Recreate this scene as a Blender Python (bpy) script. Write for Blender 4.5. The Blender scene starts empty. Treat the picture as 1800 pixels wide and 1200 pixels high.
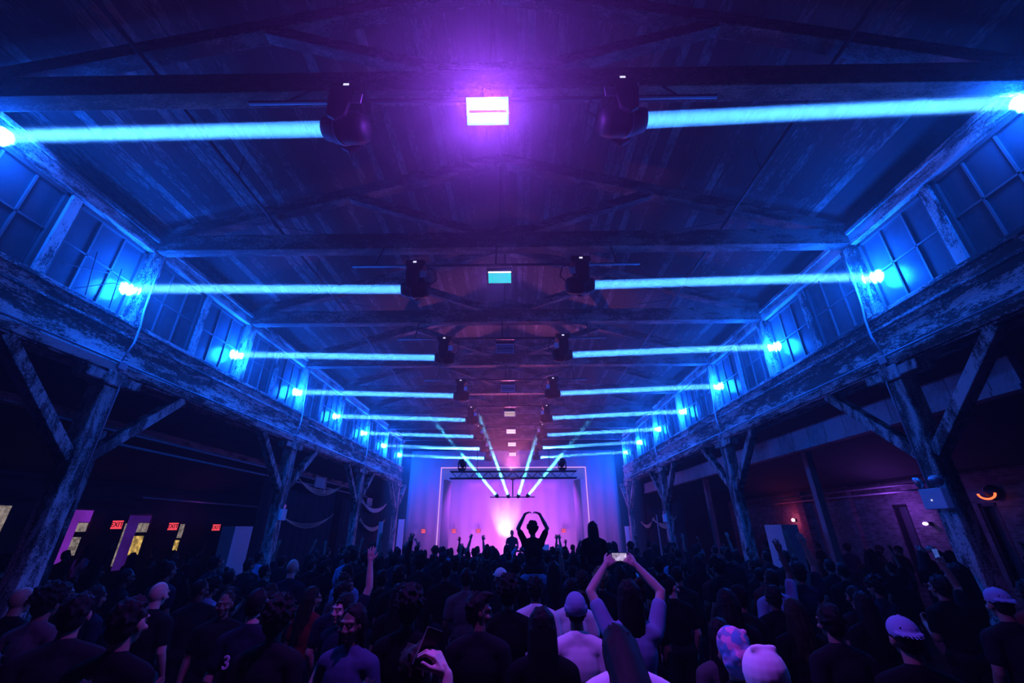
import bpy, bmesh, math, random
from mathutils import Vector, Matrix, Euler
random.seed(11)
SC = bpy.context.scene
COL = SC.collection
PI = math.pi

# ------------------------------------------------------------------ helpers
class MB:
    """collects shapes, then links them as ONE mesh object"""
    def __init__(s):
        s.v = []; s.f = []
    def add(s, vs, fs):
        n = len(s.v)
        s.v += [tuple(p) for p in vs]
        s.f += [tuple(n + i for i in f) for f in fs]
        return s
    def box(s, c, size, rot=None):
        hx, hy, hz = size[0] / 2, size[1] / 2, size[2] / 2
        vs = [Vector((x, y, z)) for x in (-hx, hx) for y in (-hy, hy) for z in (-hz, hz)]
        if rot is not None:
            vs = [rot @ p for p in vs]
        c = Vector(c)
        return s.add([p + c for p in vs], [(0, 1, 3, 2), (4, 6, 7, 5), (0, 4, 5, 1), (2, 3, 7, 6), (0, 2, 6, 4), (1, 5, 7, 3)])
    def bar(s, a, b, w, h, up=(0, 0, 1)):
        a = Vector(a); b = Vector(b); d = (b - a); L = d.length; d.normalize()
        u = Vector(up)
        x = d.cross(u)
        if x.length < 1e-4:
            x = d.cross(Vector((0, 1, 0)))
        x.normalize(); z = x.cross(d).normalized()
        R = Matrix((x, d, z)).transposed()
        return s.box((a + b) / 2, (w, L, h), R)
    def tube(s, pts, r, n=8, caps=True):
        pts = [Vector(p) for p in pts]
        rs = r if isinstance(r, (list, tuple)) else [r] * len(pts)
        vs = []; fs = []
        prev = None
        for i, p in enumerate(pts):
            d = (pts[min(i + 1, len(pts) - 1)] - pts[max(i - 1, 0)]).normalized()
            if prev is None:
                x = d.cross(Vector((0, 0, 1)))
                if x.length < 1e-3:
                    x = d.cross(Vector((0, 1, 0)))
            else:
                x = prev - d * prev.dot(d)
            x.normalize(); prev = x
            y = d.cross(x)
            for k in range(n):
                a = 2 * PI * k / n
                vs.append(p + (x * math.cos(a) + y * math.sin(a)) * rs[i])
        for i in range(len(pts) - 1):
            for k in range(n):
                fs.append((i * n + k, i * n + (k + 1) % n, (i + 1) * n + (k + 1) % n, (i + 1) * n + k))
        if caps:
            fs.append(tuple(range(n))[::-1]); fs.append(tuple((len(pts) - 1) * n + k for k in range(n)))
        return s.add(vs, fs)
    def lathe(s, prof, c=(0, 0, 0), axis=(0, 0, 1), n=20):
        """prof: (radius, distance along the axis)"""
        z = Vector(axis).normalized()
        x = z.cross(Vector((0, 1, 0)))
        if x.length < 1e-3:
            x = z.cross(Vector((1, 0, 0)))
        x.normalize(); y = z.cross(x); c = Vector(c)
        vs = []; fs = []
        for r, h in prof:
            for k in range(n):
                a = 2 * PI * k / n
                vs.append(c + z * h + (x * math.cos(a) + y * math.sin(a)) * max(r, 1e-4))
        for i in range(len(prof) - 1):
            for k in range(n):
                fs.append((i * n + k, i * n + (k + 1) % n, (i + 1) * n + (k + 1) % n, (i + 1) * n + k))
        fs.append(tuple(range(n))[::-1]); fs.append(tuple((len(prof) - 1) * n + k for k in range(n)))
        return s.add(vs, fs)
    def ell(s, c, r, rot=None, nu=16, nv=10):
        vs = []; fs = []
        for j in range(nv + 1):
            t = PI * j / nv
            for i in range(nu):
                a = 2 * PI * i / nu
                p = Vector((r[0] * math.sin(t) * math.cos(a), r[1] * math.sin(t) * math.sin(a), r[2] * math.cos(t)))
                if rot is not None:
                    p = rot @ p
                vs.append(p + Vector(c))
        for j in range(nv):
            for i in range(nu):
                fs.append((j * nu + i, (j + 1) * nu + i, (j + 1) * nu + (i + 1) % nu, j * nu + (i + 1) % nu))
        return s.add(vs, fs)
    def cap(s, a, ra, b, rb, n=12):
        """tapered capsule"""
        a = Vector(a); b = Vector(b)
        d = b - a
        if d.length < 1e-5:
            return s.ell(a, (ra, ra, ra))
        d.normalize()
        pts = [a + d * (-ra * math.cos(PI / 2 * k / 4)) for k in range(4)]
        rs = [ra * math.sin(PI / 2 * k / 4) + 1e-4 for k in range(4)]
        pts += [a, b]; rs += [ra, rb]
        pts += [b + d * (rb * math.sin(PI / 2 * k / 4)) for k in range(1, 5)]
        rs += [rb * math.cos(PI / 2 * k / 4) + 1e-4 for k in range(1, 5)]
        return s.tube(pts, rs, n)
    def mesh(s, name, smooth=False):
        me = bpy.data.meshes.new(name)
        me.from_pydata(s.v, [], s.f)
        me.validate(); me.update()
        bm = bmesh.new(); bm.from_mesh(me)
        bmesh.ops.recalc_face_normals(bm, faces=bm.faces)
        bm.to_mesh(me); bm.free()
        if smooth:
            me.polygons.foreach_set('use_smooth', [True] * len(me.polygons))
        return me
    def build(s, name, mat, parent=None, smooth=False, bevel=0):
        o = bpy.data.objects.new(name, s.mesh(name, smooth))
        COL.objects.link(o)
        if mat: o.data.materials.append(mat)
        if parent: o.parent = parent
        if bevel:
            m = o.modifiers.new('bevel', 'BEVEL'); m.width = bevel; m.segments = 2; m.limit_method = 'ANGLE'
        return o

def tag(o, label=None, cat=None, group=None, kind=None):
    if label: o['label'] = label
    if cat: o['category'] = cat
    if group: o['group'] = group
    if kind: o['kind'] = kind
    return o
def empty(name, loc, label=None, cat=None, group=None, rot=(0, 0, 0)):
    o = bpy.data.objects.new(name, None); COL.objects.link(o)
    o.location = loc; o.rotation_euler = rot; o.empty_display_size = .1
    return tag(o, label, cat, group)
def struct(name, mb, mat, parent=None, **k):
    o = mb.build(name, mat, parent, **k)
    if not parent: o['kind'] = 'structure'
    return o
def text_part(name, body, size, mat, parent, loc, rot, depth=.002):
    cu = bpy.data.curves.new(name, 'FONT'); cu.body = body; cu.size = size
    cu.align_x = 'CENTER'; cu.align_y = 'CENTER'; cu.extrude = depth; cu.offset = size * .012
    t = bpy.data.objects.new(name, cu)
    me = bpy.data.meshes.new_from_object(t, depsgraph=None)
    bpy.data.objects.remove(t)
    o = bpy.data.objects.new(name, me); COL.objects.link(o)
    me.materials.clear(); me.materials.append(mat)
    o.parent = parent; o.location = loc; o.rotation_euler = rot
    return o

# ---------------------------------------------------------------- materials
def newmat(name):
    m = bpy.data.materials.new(name); m.use_nodes = True
    nt = m.node_tree; nt.nodes.clear()
    out = nt.nodes.new('ShaderNodeOutputMaterial')
    return m, nt, out
def N(nt, t, **k):
    n = nt.nodes.new(t)
    for a, b in k.items():
        if a in n.inputs.keys(): n.inputs[a].default_value = b
        else: setattr(n, a, b)
    return n
def rgb(c): return (c[0], c[1], c[2], 1)
def plain(name, c, rough=.6, metal=0., var=.25, scale=6., spec=.4):
    m, nt, out = newmat(name)
    b = N(nt, 'ShaderNodeBsdfPrincipled', Roughness=rough, Metallic=metal)
    b.inputs['Specular IOR Level'].default_value = spec
    tc = N(nt, 'ShaderNodeTexCoord'); no = N(nt, 'ShaderNodeTexNoise', Scale=scale, Detail=4.)
    mx = N(nt, 'ShaderNodeMix', data_type='RGBA')
    mx.inputs[6].default_value = rgb([x * (1 - var) for x in c]); mx.inputs[7].default_value = rgb([min(1, x * (1 + var)) for x in c])
    nt.links.new(tc.outputs['Object'], no.inputs['Vector'])
    nt.links.new(no.outputs['Fac'], mx.inputs[0])
    nt.links.new(mx.outputs[2], b.inputs['Base Color'])
    nt.links.new(b.outputs[0], out.inputs[0])
    return m
def flaky(name, dark, pale, lo, hi, stretch=(1, 1, 1), scale=5., rough=.75, bump=.35, fine=60.):
    """old timber under flaking paint: pale paint left in ragged, grain-long patches"""
    m, nt, out = newmat(name)
    L = nt.links.new
    b = N(nt, 'ShaderNodeBsdfPrincipled', Roughness=rough)
    tc = N(nt, 'ShaderNodeTexCoord'); mp = N(nt, 'ShaderNodeMapping'); mp.inputs['Scale'].default_value = stretch
    L(tc.outputs['Object'], mp.inputs['Vector'])
    n1 = N(nt, 'ShaderNodeTexNoise', Scale=scale, Detail=9., Roughness=.68, Distortion=.4)
    n2 = N(nt, 'ShaderNodeTexNoise', Scale=fine, Detail=4., Roughness=.7)
    n3 = N(nt, 'ShaderNodeTexNoise', Scale=scale * .22, Detail=3.)
    for n in (n1, n2, n3): L(mp.outputs[0], n.inputs['Vector'])
    a = N(nt, 'ShaderNodeMath', operation='MULTIPLY_ADD'); a.inputs[1].default_value = .8; L(n2.outputs['Fac'], a.inputs[0]); L(n1.outputs['Fac'], a.inputs[2])
    a2 = N(nt, 'ShaderNodeMath', operation='MULTIPLY_ADD'); a2.inputs[1].default_value = .6; L(n3.outputs['Fac'], a2.inputs[0]); L(a.outputs[0], a2.inputs[2])
    r = N(nt, 'ShaderNodeMapRange'); r.inputs['From Min'].default_value = lo; r.inputs['From Max'].default_value = hi
    L(a2.outputs[0], r.inputs['Value'])
    mx = N(nt, 'ShaderNodeMix', data_type='RGBA'); mx.inputs[6].default_value = rgb(dark); mx.inputs[7].default_value = rgb(pale)
    L(r.outputs[0], mx.inputs[0]); L(mx.outputs[2], b.inputs['Base Color'])
    bp = N(nt, 'ShaderNodeBump', Strength=bump, Distance=.02); L(a.outputs[0], bp.inputs['Height']); L(bp.outputs[0], b.inputs['Normal'])
    L(b.outputs[0], out.inputs[0])
    return m
def planks(name, dark, pale, axis, width, lo, hi, stretch=(1, 1, 1), scale=4., groove=.2, fine=25., var=.9):
    """boards side by side along one axis, each with its own tone, dark joints, flaking paint"""
    m, nt, out = newmat(name); L = nt.links.new
    b = N(nt, 'ShaderNodeBsdfPrincipled', Roughness=.72)
    tc = N(nt, 'ShaderNodeTexCoord'); sp = N(nt, 'ShaderNodeSeparateXYZ'); L(tc.outputs['Object'], sp.inputs[0])
    d = N(nt, 'ShaderNodeMath', operation='DIVIDE'); d.inputs[1].default_value = width; L(sp.outputs[axis], d.inputs[0])
    fl = N(nt, 'ShaderNodeMath', operation='FLOOR'); L(d.outputs[0], fl.inputs[0])
    fr = N(nt, 'ShaderNodeMath', operation='FRACT'); L(d.outputs[0], fr.inputs[0])
    wn = N(nt, 'ShaderNodeTexWhiteNoise', noise_dimensions='1D'); L(fl.outputs[0], wn.inputs['W'])
    g = N(nt, 'ShaderNodeMath', operation='LESS_THAN'); g.inputs[1].default_value = groove; L(fr.outputs[0], g.inputs[0])
    mp = N(nt, 'ShaderNodeMapping'); mp.inputs['Scale'].default_value = stretch; L(tc.outputs['Object'], mp.inputs['Vector'])
    n1 = N(nt, 'ShaderNodeTexNoise', Scale=scale, Detail=8., Roughness=.7); n2 = N(nt, 'ShaderNodeTexNoise', Scale=fine, Detail=3., Roughness=.7)
    for n in (n1, n2): L(mp.outputs[0], n.inputs['Vector'])
    a = N(nt, 'ShaderNodeMath', operation='MULTIPLY_ADD'); a.inputs[1].default_value = .8; L(n2.outputs['Fac'], a.inputs[0]); L(n1.outputs['Fac'], a.inputs[2])
    a2 = N(nt, 'ShaderNodeMath', operation='MULTIPLY_ADD'); a2.inputs[1].default_value = .3 * var; L(wn.outputs['Value'], a2.inputs[0]); L(a.outputs[0], a2.inputs[2])
    r = N(nt, 'ShaderNodeMapRange'); r.inputs['From Min'].default_value = lo; r.inputs['From Max'].default_value = hi; L(a2.outputs[0], r.inputs['Value'])
    mx = N(nt, 'ShaderNodeMix', data_type='RGBA'); mx.inputs[6].default_value = rgb(dark); mx.inputs[7].default_value = rgb(pale); L(r.outputs[0], mx.inputs[0])
    mg = N(nt, 'ShaderNodeMix', data_type='RGBA'); mg.inputs[7].default_value = rgb([x * .25 for x in dark]); L(mx.outputs[2], mg.inputs[6]); L(g.outputs[0], mg.inputs[0])
    L(mg.outputs[2], b.inputs['Base Color'])
    hh = N(nt, 'ShaderNodeMath', operation='MULTIPLY_ADD'); hh.inputs[1].default_value = -1.5; L(g.outputs[0], hh.inputs[0]); L(a2.outputs[0], hh.inputs[2])
    bp = N(nt, 'ShaderNodeBump', Strength=.5, Distance=.02); L(hh.outputs[0], bp.inputs['Height']); L(bp.outputs[0], b.inputs['Normal'])
    L(b.outputs[0], out.inputs[0])
    return m
def glow(name, c, strength, var=0., scale=20.):
    m, nt, out = newmat(name)
    e = N(nt, 'ShaderNodeEmission', Strength=strength); e.inputs[0].default_value = rgb(c)
    if var:
        tc = N(nt, 'ShaderNodeTexCoord'); no = N(nt, 'ShaderNodeTexNoise', Scale=scale, Detail=3.)
        mr = N(nt, 'ShaderNodeMapRange'); mr.inputs['From Min'].default_value = .35; mr.inputs['From Max'].default_value = .65
        mr.inputs['To Min'].default_value = strength * (1 - var); mr.inputs['To Max'].default_value = strength
        nt.links.new(tc.outputs['Object'], no.inputs['Vector']); nt.links.new(no.outputs['Fac'], mr.inputs['Value']); nt.links.new(mr.outputs[0], e.inputs['Strength'])
    nt.links.new(e.outputs[0], out.inputs[0])
    return m
def hazemat(name, density, aniso=.2, c=(1, 1, 1)):
    m, nt, out = newmat(name)
    v = N(nt, 'ShaderNodeVolumeScatter', Density=density, Anisotropy=aniso); v.inputs['Color'].default_value = rgb(c)
    nt.links.new(v.outputs[0], out.inputs['Volume'])
    return m
def dustyglass(name):
    m, nt, out = newmat(name); L = nt.links.new
    tr = N(nt, 'ShaderNodeBsdfTransparent'); df = N(nt, 'ShaderNodeBsdfDiffuse'); gl = N(nt, 'ShaderNodeBsdfGlossy', Roughness=.25)
    df.inputs[0].default_value = (.17, .18, .2, 1); gl.inputs[0].default_value = (.5, .5, .5, 1)
    tc = N(nt, 'ShaderNodeTexCoord'); no = N(nt, 'ShaderNodeTexNoise', Scale=3., Detail=6.); L(tc.outputs['Object'], no.inputs['Vector'])
    mr = N(nt, 'ShaderNodeMapRange'); mr.inputs['To Min'].default_value = .25; mr.inputs['To Max'].default_value = .65; L(no.outputs['Fac'], mr.inputs['Value'])
    m1 = N(nt, 'ShaderNodeMixShader'); L(mr.outputs[0], m1.inputs[0]); L(tr.outputs[0], m1.inputs[1]); L(df.outputs[0], m1.inputs[2])
    m2 = N(nt, 'ShaderNodeMixShader'); m2.inputs[0].default_value = .08; L(m1.outputs[0], m2.inputs[1]); L(gl.outputs[0], m2.inputs[2])
    L(m2.outputs[0], out.inputs[0])
    return m

M = {}
M['roof'] = planks('roof_boards', (.007, .007, .008), (.26, .25, .23), 0, .165, 1.1, 1.56, (1, .3, 1), 3.0, .17, 30., 1.25)
M['timber'] = flaky('truss_timber', (.006, .006, .006), (.22, .2, .18), 1.16, 1.36, (.35, 1, 1), 4.)
M['fascia'] = flaky('fascia_paint', (.006, .006, .006), (.72, .70, .66), 1.17, 1.27, (2.6, .55, 2.6), 3.4, fine=34.)
M['plate'] = flaky('plate_paint', (.02, .02, .02), (.55, .53, .5), 1.08, 1.28, (2, .5, 2), 3.)
M['post'] = flaky('post_paint', (.010, .009, .009), (.62, .6, .56), 1.1, 1.26, (1.5, 1.5, .5), 4.)
M['sash'] = plain('sash_paint', (.09, .09, .09), .6)
M['muntin'] = plain('muntin_paint', (.17, .17, .17), .55)
M['glass'] = dustyglass('dusty_glass')
M['pipe'] = plain('painted_pipe', (.4, .4, .42), .45, 0)
M['darkpipe'] = plain('dark_pipe', (.04, .04, .045), .5, .3)
M['steel'] = plain('steel', (.45, .45, .47), .35, .8)
M['black'] = plain('black_housing', (.007, .007, .008), .55, spec=.2)
M['black2'] = plain('black_metal', (.02, .02, .023), .38, .3)
M['greyface'] = plain('lamp_reflector', (.42, .4, .42), .4)
M['whiteedge'] = plain('white_rim', (.75, .73, .75), .45)
M['label'] = glow('status_label', (.75, .75, 1), 1.1)
M['lens'] = glow('beam_lens', (.1, .62, 1), 6)
M['strobe_hot'] = glow('strobe_lit', (.95, .97, 1), 4)
M['strobe_cyan'] = glow('strobe_cyan_rim', (.1, .75, 1), 2.2)
M['strobe_teal'] = glow('strobe_teal', (0, .62, .55), 1.05)
M['strobe_line'] = glow('strobe_white_line', (.85, .8, 1), 2.5)
M['strobe_dim'] = glow('strobe_dim', (1, .7, .8), .55)
M['strobe_far'] = glow('strobe_far', (1, .75, .9), 1.2)
M['concrete'] = plain('concrete', (.035, .035, .037), .7, 0, .4, 2.)
M['plaster'] = plain('dark_plaster', (.028, .028, .03), .85, 0, .5, 1.5)
M['drape'] = plain('black_drape', (.028, .03, .04), .95, 0, .3, 3., .1)
M['whitepaint'] = plain('white_panel', (.86, .87, .88), .55, 0, .06)
M['whitecloth'] = plain('white_cloth', (.7, .68, .66), .8, 0, .1)
M['cable'] = plain('pale_cable', (.62, .55, .4), .5)
M['beamhaze'] = hazemat('beam_haze', .0034, .0)
M['corehaze'] = hazemat('beam_core_haze', .0046, .0)
# ------------------------------------------------------------------ measures
BAY = 3.077
W = 6.69                      # half width between the two rows of posts
TR = [3.35 + BAY * k for k in range(8)]          # trusses
MAINP = [6.45 + BAY * k for k in range(-2, 7)]   # clerestory posts under each truss
SIDES = ((-1, 'left'), (1, 'right'))
ORD = ['nearest the camera', 'second from the camera', 'third from the camera', 'fourth from the camera', 'fifth from the camera',
       'sixth from the camera', 'seventh from the camera', 'farthest from the camera']

# camera
cam = bpy.data.cameras.new('camera'); camo = bpy.data.objects.new('camera', cam); COL.objects.link(camo)
f_, p_, r_, y_ = 720.65, .4279, -.0032, -.0123
Rv = Vector((math.cos(y_), -math.sin(y_), 0)); Fv = Vector((math.sin(y_), math.cos(y_), 0)); Zv = Vector((0, 0, 1))
Wv = Fv * math.cos(p_) + Zv * math.sin(p_); Uv = -Fv * math.sin(p_) + Zv * math.cos(p_)
RI = Rv * math.cos(r_) + Uv * math.sin(r_); UI = -Rv * math.sin(r_) + Uv * math.cos(r_)
camo.matrix_world = Matrix.Translation((.31, 0, 2.4)) @ Matrix((RI, UI, -Wv)).transposed().to_4x4()
cam.sensor_fit = 'HORIZONTAL'; cam.sensor_width = 36; cam.lens = 36 * f_ / 1800
cam.clip_start = .05; cam.clip_end = 200
SC.camera = camo

# ------------------------------------------------------------------ setting
struct('floor', MB().box((0, 12, .02), (27.4, 34, .2)), M['concrete'])
for s, nm in SIDES:
    mb = MB()
    a = (s * 7.15, -3, 7.62); n = 1
    # one roof slope, boards running the length of the hall
    e0, e1 = Vector((s * 7.2, 0, 7.74)), Vector((0, 0, 9.92))
    dn = Vector((0, 0, .12))
    vs = []
    for y in (-4, 29):
        for p in (e0, e1, e1 + dn, e0 + dn):
            vs.append((p.x, y, p.z))
    mb.add(vs, [(0, 1, 2, 3), (4, 7, 6, 5), (0, 4, 5, 1), (1, 5, 6, 2), (2, 6, 7, 3), (3, 7, 4, 0)])
    struct('ceiling_' + nm, mb, M['roof'])
    # beam carried by the posts: deep painted fascia with ledges
    mb = MB()
    mb.box((s * 6.82, 11.2, 5.28), (.42, 28.6, .88))
    mb.box((s * 6.72, 11.2, 5.74), (.36, 28.6, .07))       # sill ledge
    mb.box((s * 6.68, 11.2, 5.52), (.24, 28.6, .05))
    mb.box((s * 6.70, 11.2, 4.93), (.30, 28.6, .14))       # bottom flange
    struct('trim_fascia_' + nm, mb, M['fascia'], bevel=.008)
    mb = MB()
    mb.box((s * 6.74, 11.2, 7.36), (.30, 28.6, .28))
    mb.box((s * 6.66, 11.2, 7.47), (.20, 28.6, .08))
    struct('trim_wall_plate_' + nm, mb, M['plate'], bevel=.008)
    # lean-to aisle roof and outer wall
    mb = MB()
    vs = []
    for y in (-4, 29):
        for x, z in ((7.0, 5.78), (13.6, 3.7), (13.6, 3.82), (7.0, 5.9)):
            vs.append((s * x, y, z))
    mb.add(vs, [(0, 1, 2, 3), (4, 7, 6, 5), (0, 4, 5, 1), (1, 5, 6, 2), (2, 6, 7, 3), (3, 7, 4, 0)])
    struct('ceiling_aisle_' + nm, mb, M['plaster'])

# outer walls: left with window openings, right of brick
openL = [(10.4, 11.62, 1.1, 3.05), (12.2, 13.95, 1.1, 3.02), (15.15, 16.25, 1.1, 2.92), (17.6, 18.05, 1.1, 2.66)]
mb = MB()
y = -4
for a, b, z0, z1 in openL:
    mb.box((-13.3, (y + a) / 2, 2), (.3, a - y, 4)); y = b
    mb.box((-13.3, (a + b) / 2, z0 / 2), (.3, b - a, z0)); mb.box((-13.3, (a + b) / 2, (z1 + 4) / 2), (.3, b - a, 4 - z1))
mb.box((-13.3, (y + 29) / 2, 2), (.3, 29 - y, 4))
struct('wall_left', mb, M['plaster'])

def brick(name):
    m, nt, out = newmat(name); L = nt.links.new
    b = N(nt, 'ShaderNodeBsdfPrincipled', Roughness=.85)
    tc = N(nt, 'ShaderNodeTexCoord'); mp = N(nt, 'ShaderNodeMapping'); mp.inputs['Rotation'].default_value = (0, PI / 2, 0)
    sx = N(nt, 'ShaderNodeSeparateXYZ'); cx = N(nt, 'ShaderNodeCombineXYZ'); L(tc.outputs['Object'], sx.inputs[0]); L(sx.outputs[1], cx.inputs[0]); L(sx.outputs[2], cx.inputs[1])
    bt = N(nt, 'ShaderNodeTexBrick', Scale=1.0); bt.inputs['Brick Width'].default_value = .22; bt.inputs['Row Height'].default_value = .075; bt.inputs['Mortar Size'].default_value = .008
    bt.inputs['Color1'].default_value = (.34, .32, .33, 1); bt.inputs['Color2'].default_value = (.16, .14, .15, 1); bt.inputs['Mortar'].default_value = (.3, .3, .3, 1)
    L(cx.outputs[0], bt.inputs['Vector'])
    n = N(nt, 'ShaderNodeTexNoise', Scale=5., Detail=6.); L(tc.outputs['Object'], n.inputs['Vector'])
    mx = N(nt, 'ShaderNodeMix', data_type='RGBA', blend_type='MULTIPLY'); mx.inputs[0].default_value = .8; L(bt.outputs[0], mx.inputs[6]); L(n.outputs['Fac'], mx.inputs[7])
    L(mx.outputs[2], b.inputs['Base Color']); L(b.outputs[0], out.inputs[0])
    return m
M['brick'] = brick('painted_brick')
openR = [(12.0, 12.5, .9, 3.0), (14.75, 15.35, .9, 3.1)]
mb = MB(); y = -4
for a, b, z0, z1 in openR:
    mb.box((13.3, (y + a) / 2, 2), (.3, a - y, 4)); y = b
    mb.box((13.3, (a + b) / 2, z0 / 2), (.3, b - a, z0)); mb.box((13.3, (a + b) / 2, (z1 + 4) / 2), (.3, b - a, 4 - z1))
mb.box((13.3, (y + 29) / 2, 2), (.3, 29 - y, 4))
for yy in (9.2, 13.4, 17.2, 20.0):
    mb.box((13.1, yy, 2), (.25, .45, 4))
struct('wall_right', mb, M['brick'])
mb = MB(); mb.box((0, 27.2, 5), (27.4, .3, 10.2))
struct('wall_back', mb, M['plaster'])

# clerestory windows (three panes wide, two high) between the posts
nwin = 0
def window(s, y0, y1, z0, z1):
    global nwin
    nwin += 1
    x = s * 6.74
    w = struct('window_%d' % nwin, MB().box((x, (y0 + y1) / 2, z0 + .03), (.09, y1 - y0, .06)).box((x, (y0 + y1) / 2, z1 - .03), (.09, y1 - y0, .06))
               .box((x, y0 + .03, (z0 + z1) / 2), (.09, .06, z1 - z0)).box((x, y1 - .03, (z0 + z1) / 2), (.09, .06, z1 - z0)), M['sash'])
    b = MB(); t = .028
    for k in (1, 2):
        b.box((x, y0 + (y1 - y0) * k / 3, (z0 + z1) / 2), (.035, t, z1 - z0 - .12))
    b.box((x, (y0 + y1) / 2, (z0 + z1) / 2), (.035, y1 - y0 - .12, t))
    b.build('muntin_grid', M['muntin'], w)
    MB().box((x + s * .012, (y0 + y1) / 2, (z0 + z1) / 2), (.006, y1 - y0 - .1, z1 - z0 - .1)).build('pane', M['glass'], w)
    return w
npost = 0
def cpost(s, y, w, d):
    global npost
    npost += 1
    struct('trim_post_%d' % npost, MB().box((s * (6.9 - d / 2), y, 6.48), (d, w, 1.46)), M['post'], bevel=.006)
for s, nm in SIDES:
    for i, y in enumerate(MAINP):
        cpost(s, y, .26, .34)
        if i < len(MAINP) - 1:
            ym = y + BAY / 2
            cpost(s, ym, .15, .26)
            window(s, y + .13, ym - .075, 5.78, 7.22)
            window(s, ym + .075, y + BAY - .13, 5.78, 7.22)

# lit windows of the left aisle wall
M['violet_win'] = glow('violet_lit_blind', (.22, .025, .5), .8, .35, 1.6)
M['violet_dim'] = glow('violet_dim_blind', (.1, .02, .38), .36, .3, 2.)
M['yellow_win'] = glow('yellow_street_light', (1, .62, .16), .85, .75, 9.)
M['pale_win'] = glow('pale_street_light', (.75, .6, .55), .42, .7, 9.)
def streetwin(a, b, z0, z1, parts):
    global nwin
    nwin += 1
    w = struct('window_%d' % nwin, MB().box((-13.22, (a + b) / 2, z0 + .03), (.14, b - a, .06)).box((-13.22, (a + b) / 2, z1 - .03), (.14, b - a, .06))
               .box((-13.22, a + .025, (z0 + z1) / 2), (.14, .05, z1 - z0)).box((-13.22, b - .025, (z0 + z1) / 2), (.14, .05, z1 - z0)), M['black2'])
    for y0, y1, p0, p1, m in parts:
        MB().box((-13.17, (y0 + y1) / 2, (p0 + p1) / 2), (.02, y1 - y0, p1 - p0)).build('pane', M[m], w)
streetwin(*openL[0], [(10.45, 11.57, 2.1, 3.0, 'pale_win')])
streetwin(*openL[1], [(12.25, 13.55, 1.15, 2.97, 'violet_win'), (13.57, 13.88, 2.35, 2.6, 'pale_win'), (13.57, 13.82, 1.7, 2.2, 'pale_win'), (13.56, 13.9, 2.62, 2.97, 'violet_win')])
streetwin(*openL[2], [(15.2, 15.28, 1.3, 2.6, 'pale_win'), (15.3, 15.74, 1.15, 2.87, 'violet_dim'), (15.76, 16.2, 2.32, 2.62, 'pale_win'), (15.72, 16.15, 1.6, 2.2, 'yellow_win'), (15.76, 16.2, 2.64, 2.87, 'violet_dim')])
streetwin(*openL[3], [(17.76, 17.98, 2.1, 2.6, 'pale_win'), (17.72, 17.94, 1.3, 2.02, 'yellow_win')])
for a, b, z0, z1 in openR:
    nwin += 1
    w = struct('window_%d' % nwin, MB().box((13.24, (a + b) / 2, z1 - .04), (.12, b - a, .08)).box((13.24, a + .04, (z0 + z1) / 2), (.12, .08, z1 - z0)).box((13.24, b - .04, (z0 + z1) / 2), (.12, .08, z1 - z0)), M['black2'])
    MB().box((13.34, (a + b) / 2, (z0 + z1) / 2), (.02, b - a, z1 - z0)).build('pane', M['glass'], w)

# ------------------------------------------------------------------ roof trusses
def truss(k, y):
    t = empty('roof_truss', (0, y, 7.25), 'dark timber roof truss, %s, spanning the hall below the board roof' % ORD[k], 'roof truss', 'row of timber roof trusses')
    MB().box((0, 0, .18), (13.5, .22, .36)).build('tie_beam', M['timber'], t, bevel=.012)
    for s in (-1, 1):
        MB().bar((s * 6.62, 0, .36), (0, 0, 2.36), .2, .26).build('rafter', M['timber'], t, bevel=.01)
        MB().bar((s * .45, 0, .42), (s * 3.05, 0, 1.36), .15, .19).build('strut', M['timber'], t, bevel=.008)
    MB().box((0, 0, .46), (1.3, .2, .14)).build('bolster', M['timber'], t, bevel=.01)
    MB().tube([(0, 0, .3), (0, 0, 2.3)], .016, 8).build('king_rod', M['darkpipe'], t)
    return t
for k, y in enumerate(TR): truss(k, y)

# ------------------------------------------------------------------ posts under the fascia
PY = [6.55, 12.75, 18.95, 25.15]
def post(s, nm, k, y):
    t = empty('timber_post', (s * W, y, 0), 'tall weathered timber post with two knee braces, %s under the %s gallery beam' % (['first', 'second', 'third', 'last'][k], nm), 'post', 'timber posts along the hall')
    MB().box((0, 0, 2.36), (.27, .29, 4.48)).build('shaft', M['post'], t, bevel=.015)
    cp = MB().box((0, 0, 4.74), (.34, .36, .24)).box((0, -.34, 4.74), (.3, .34, .16)).box((0, .34, 4.74), (.3, .34, .16))
    cp.build('capital', M['post'], t, bevel=.02)
    for d in (-1, 1):
        MB().bar((0, d * .12, 3.42), (0, d * 1.62, 4.84), .17, .19, (1, 0, 0)).build('knee_brace', M['post'], t, bevel=.01)
    x = -s * .15
    if k in (0, 1, 2):
        MB().tube([(x, -.02 if s < 0 else .0, 4.95), (x, .02, 4.8), (x - s * .01, .1, 4.6), (x - s * .01, .1, 2.9)], .013, 8).build('conduit', M['pipe'], t, smooth=True)
    MB().box((x + s * .0, 0, 4.98), (.07, .14, .14)).build('junction_box', M['pipe'], t, bevel=.008)
    return t
for s, nm in SIDES:
    for k, y in enumerate(PY): post(s, nm, k, y)
    # conduit running along the lower edge of the fascia, with risers to the clerestory
    t = empty('conduit', (s * 6.53, 0, 5.03), 'thin grey electrical conduit fixed along the lower edge of the %s gallery beam' % nm, 'conduit', None)
    MB().tube([(0, 1, 0), (0, 25.4, 0)], .019, 8).build('pipe', M['pipe'], t, smooth=True)
    for k, y in enumerate([6.45, 12.6, 18.76]):
        q = (s * .0, y - .04, 0)
        MB().tube([(0, y + .05, 0), (-s * .02, y + .12, .4), (-s * .03, y + .1, .72), (-s * .02, y + .06, 1.0), (-s * .0, y + .04, 1.6), (0, y + .04, 2.2)], .016, 8).build('riser', M['pipe'], t, smooth=True)

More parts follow.
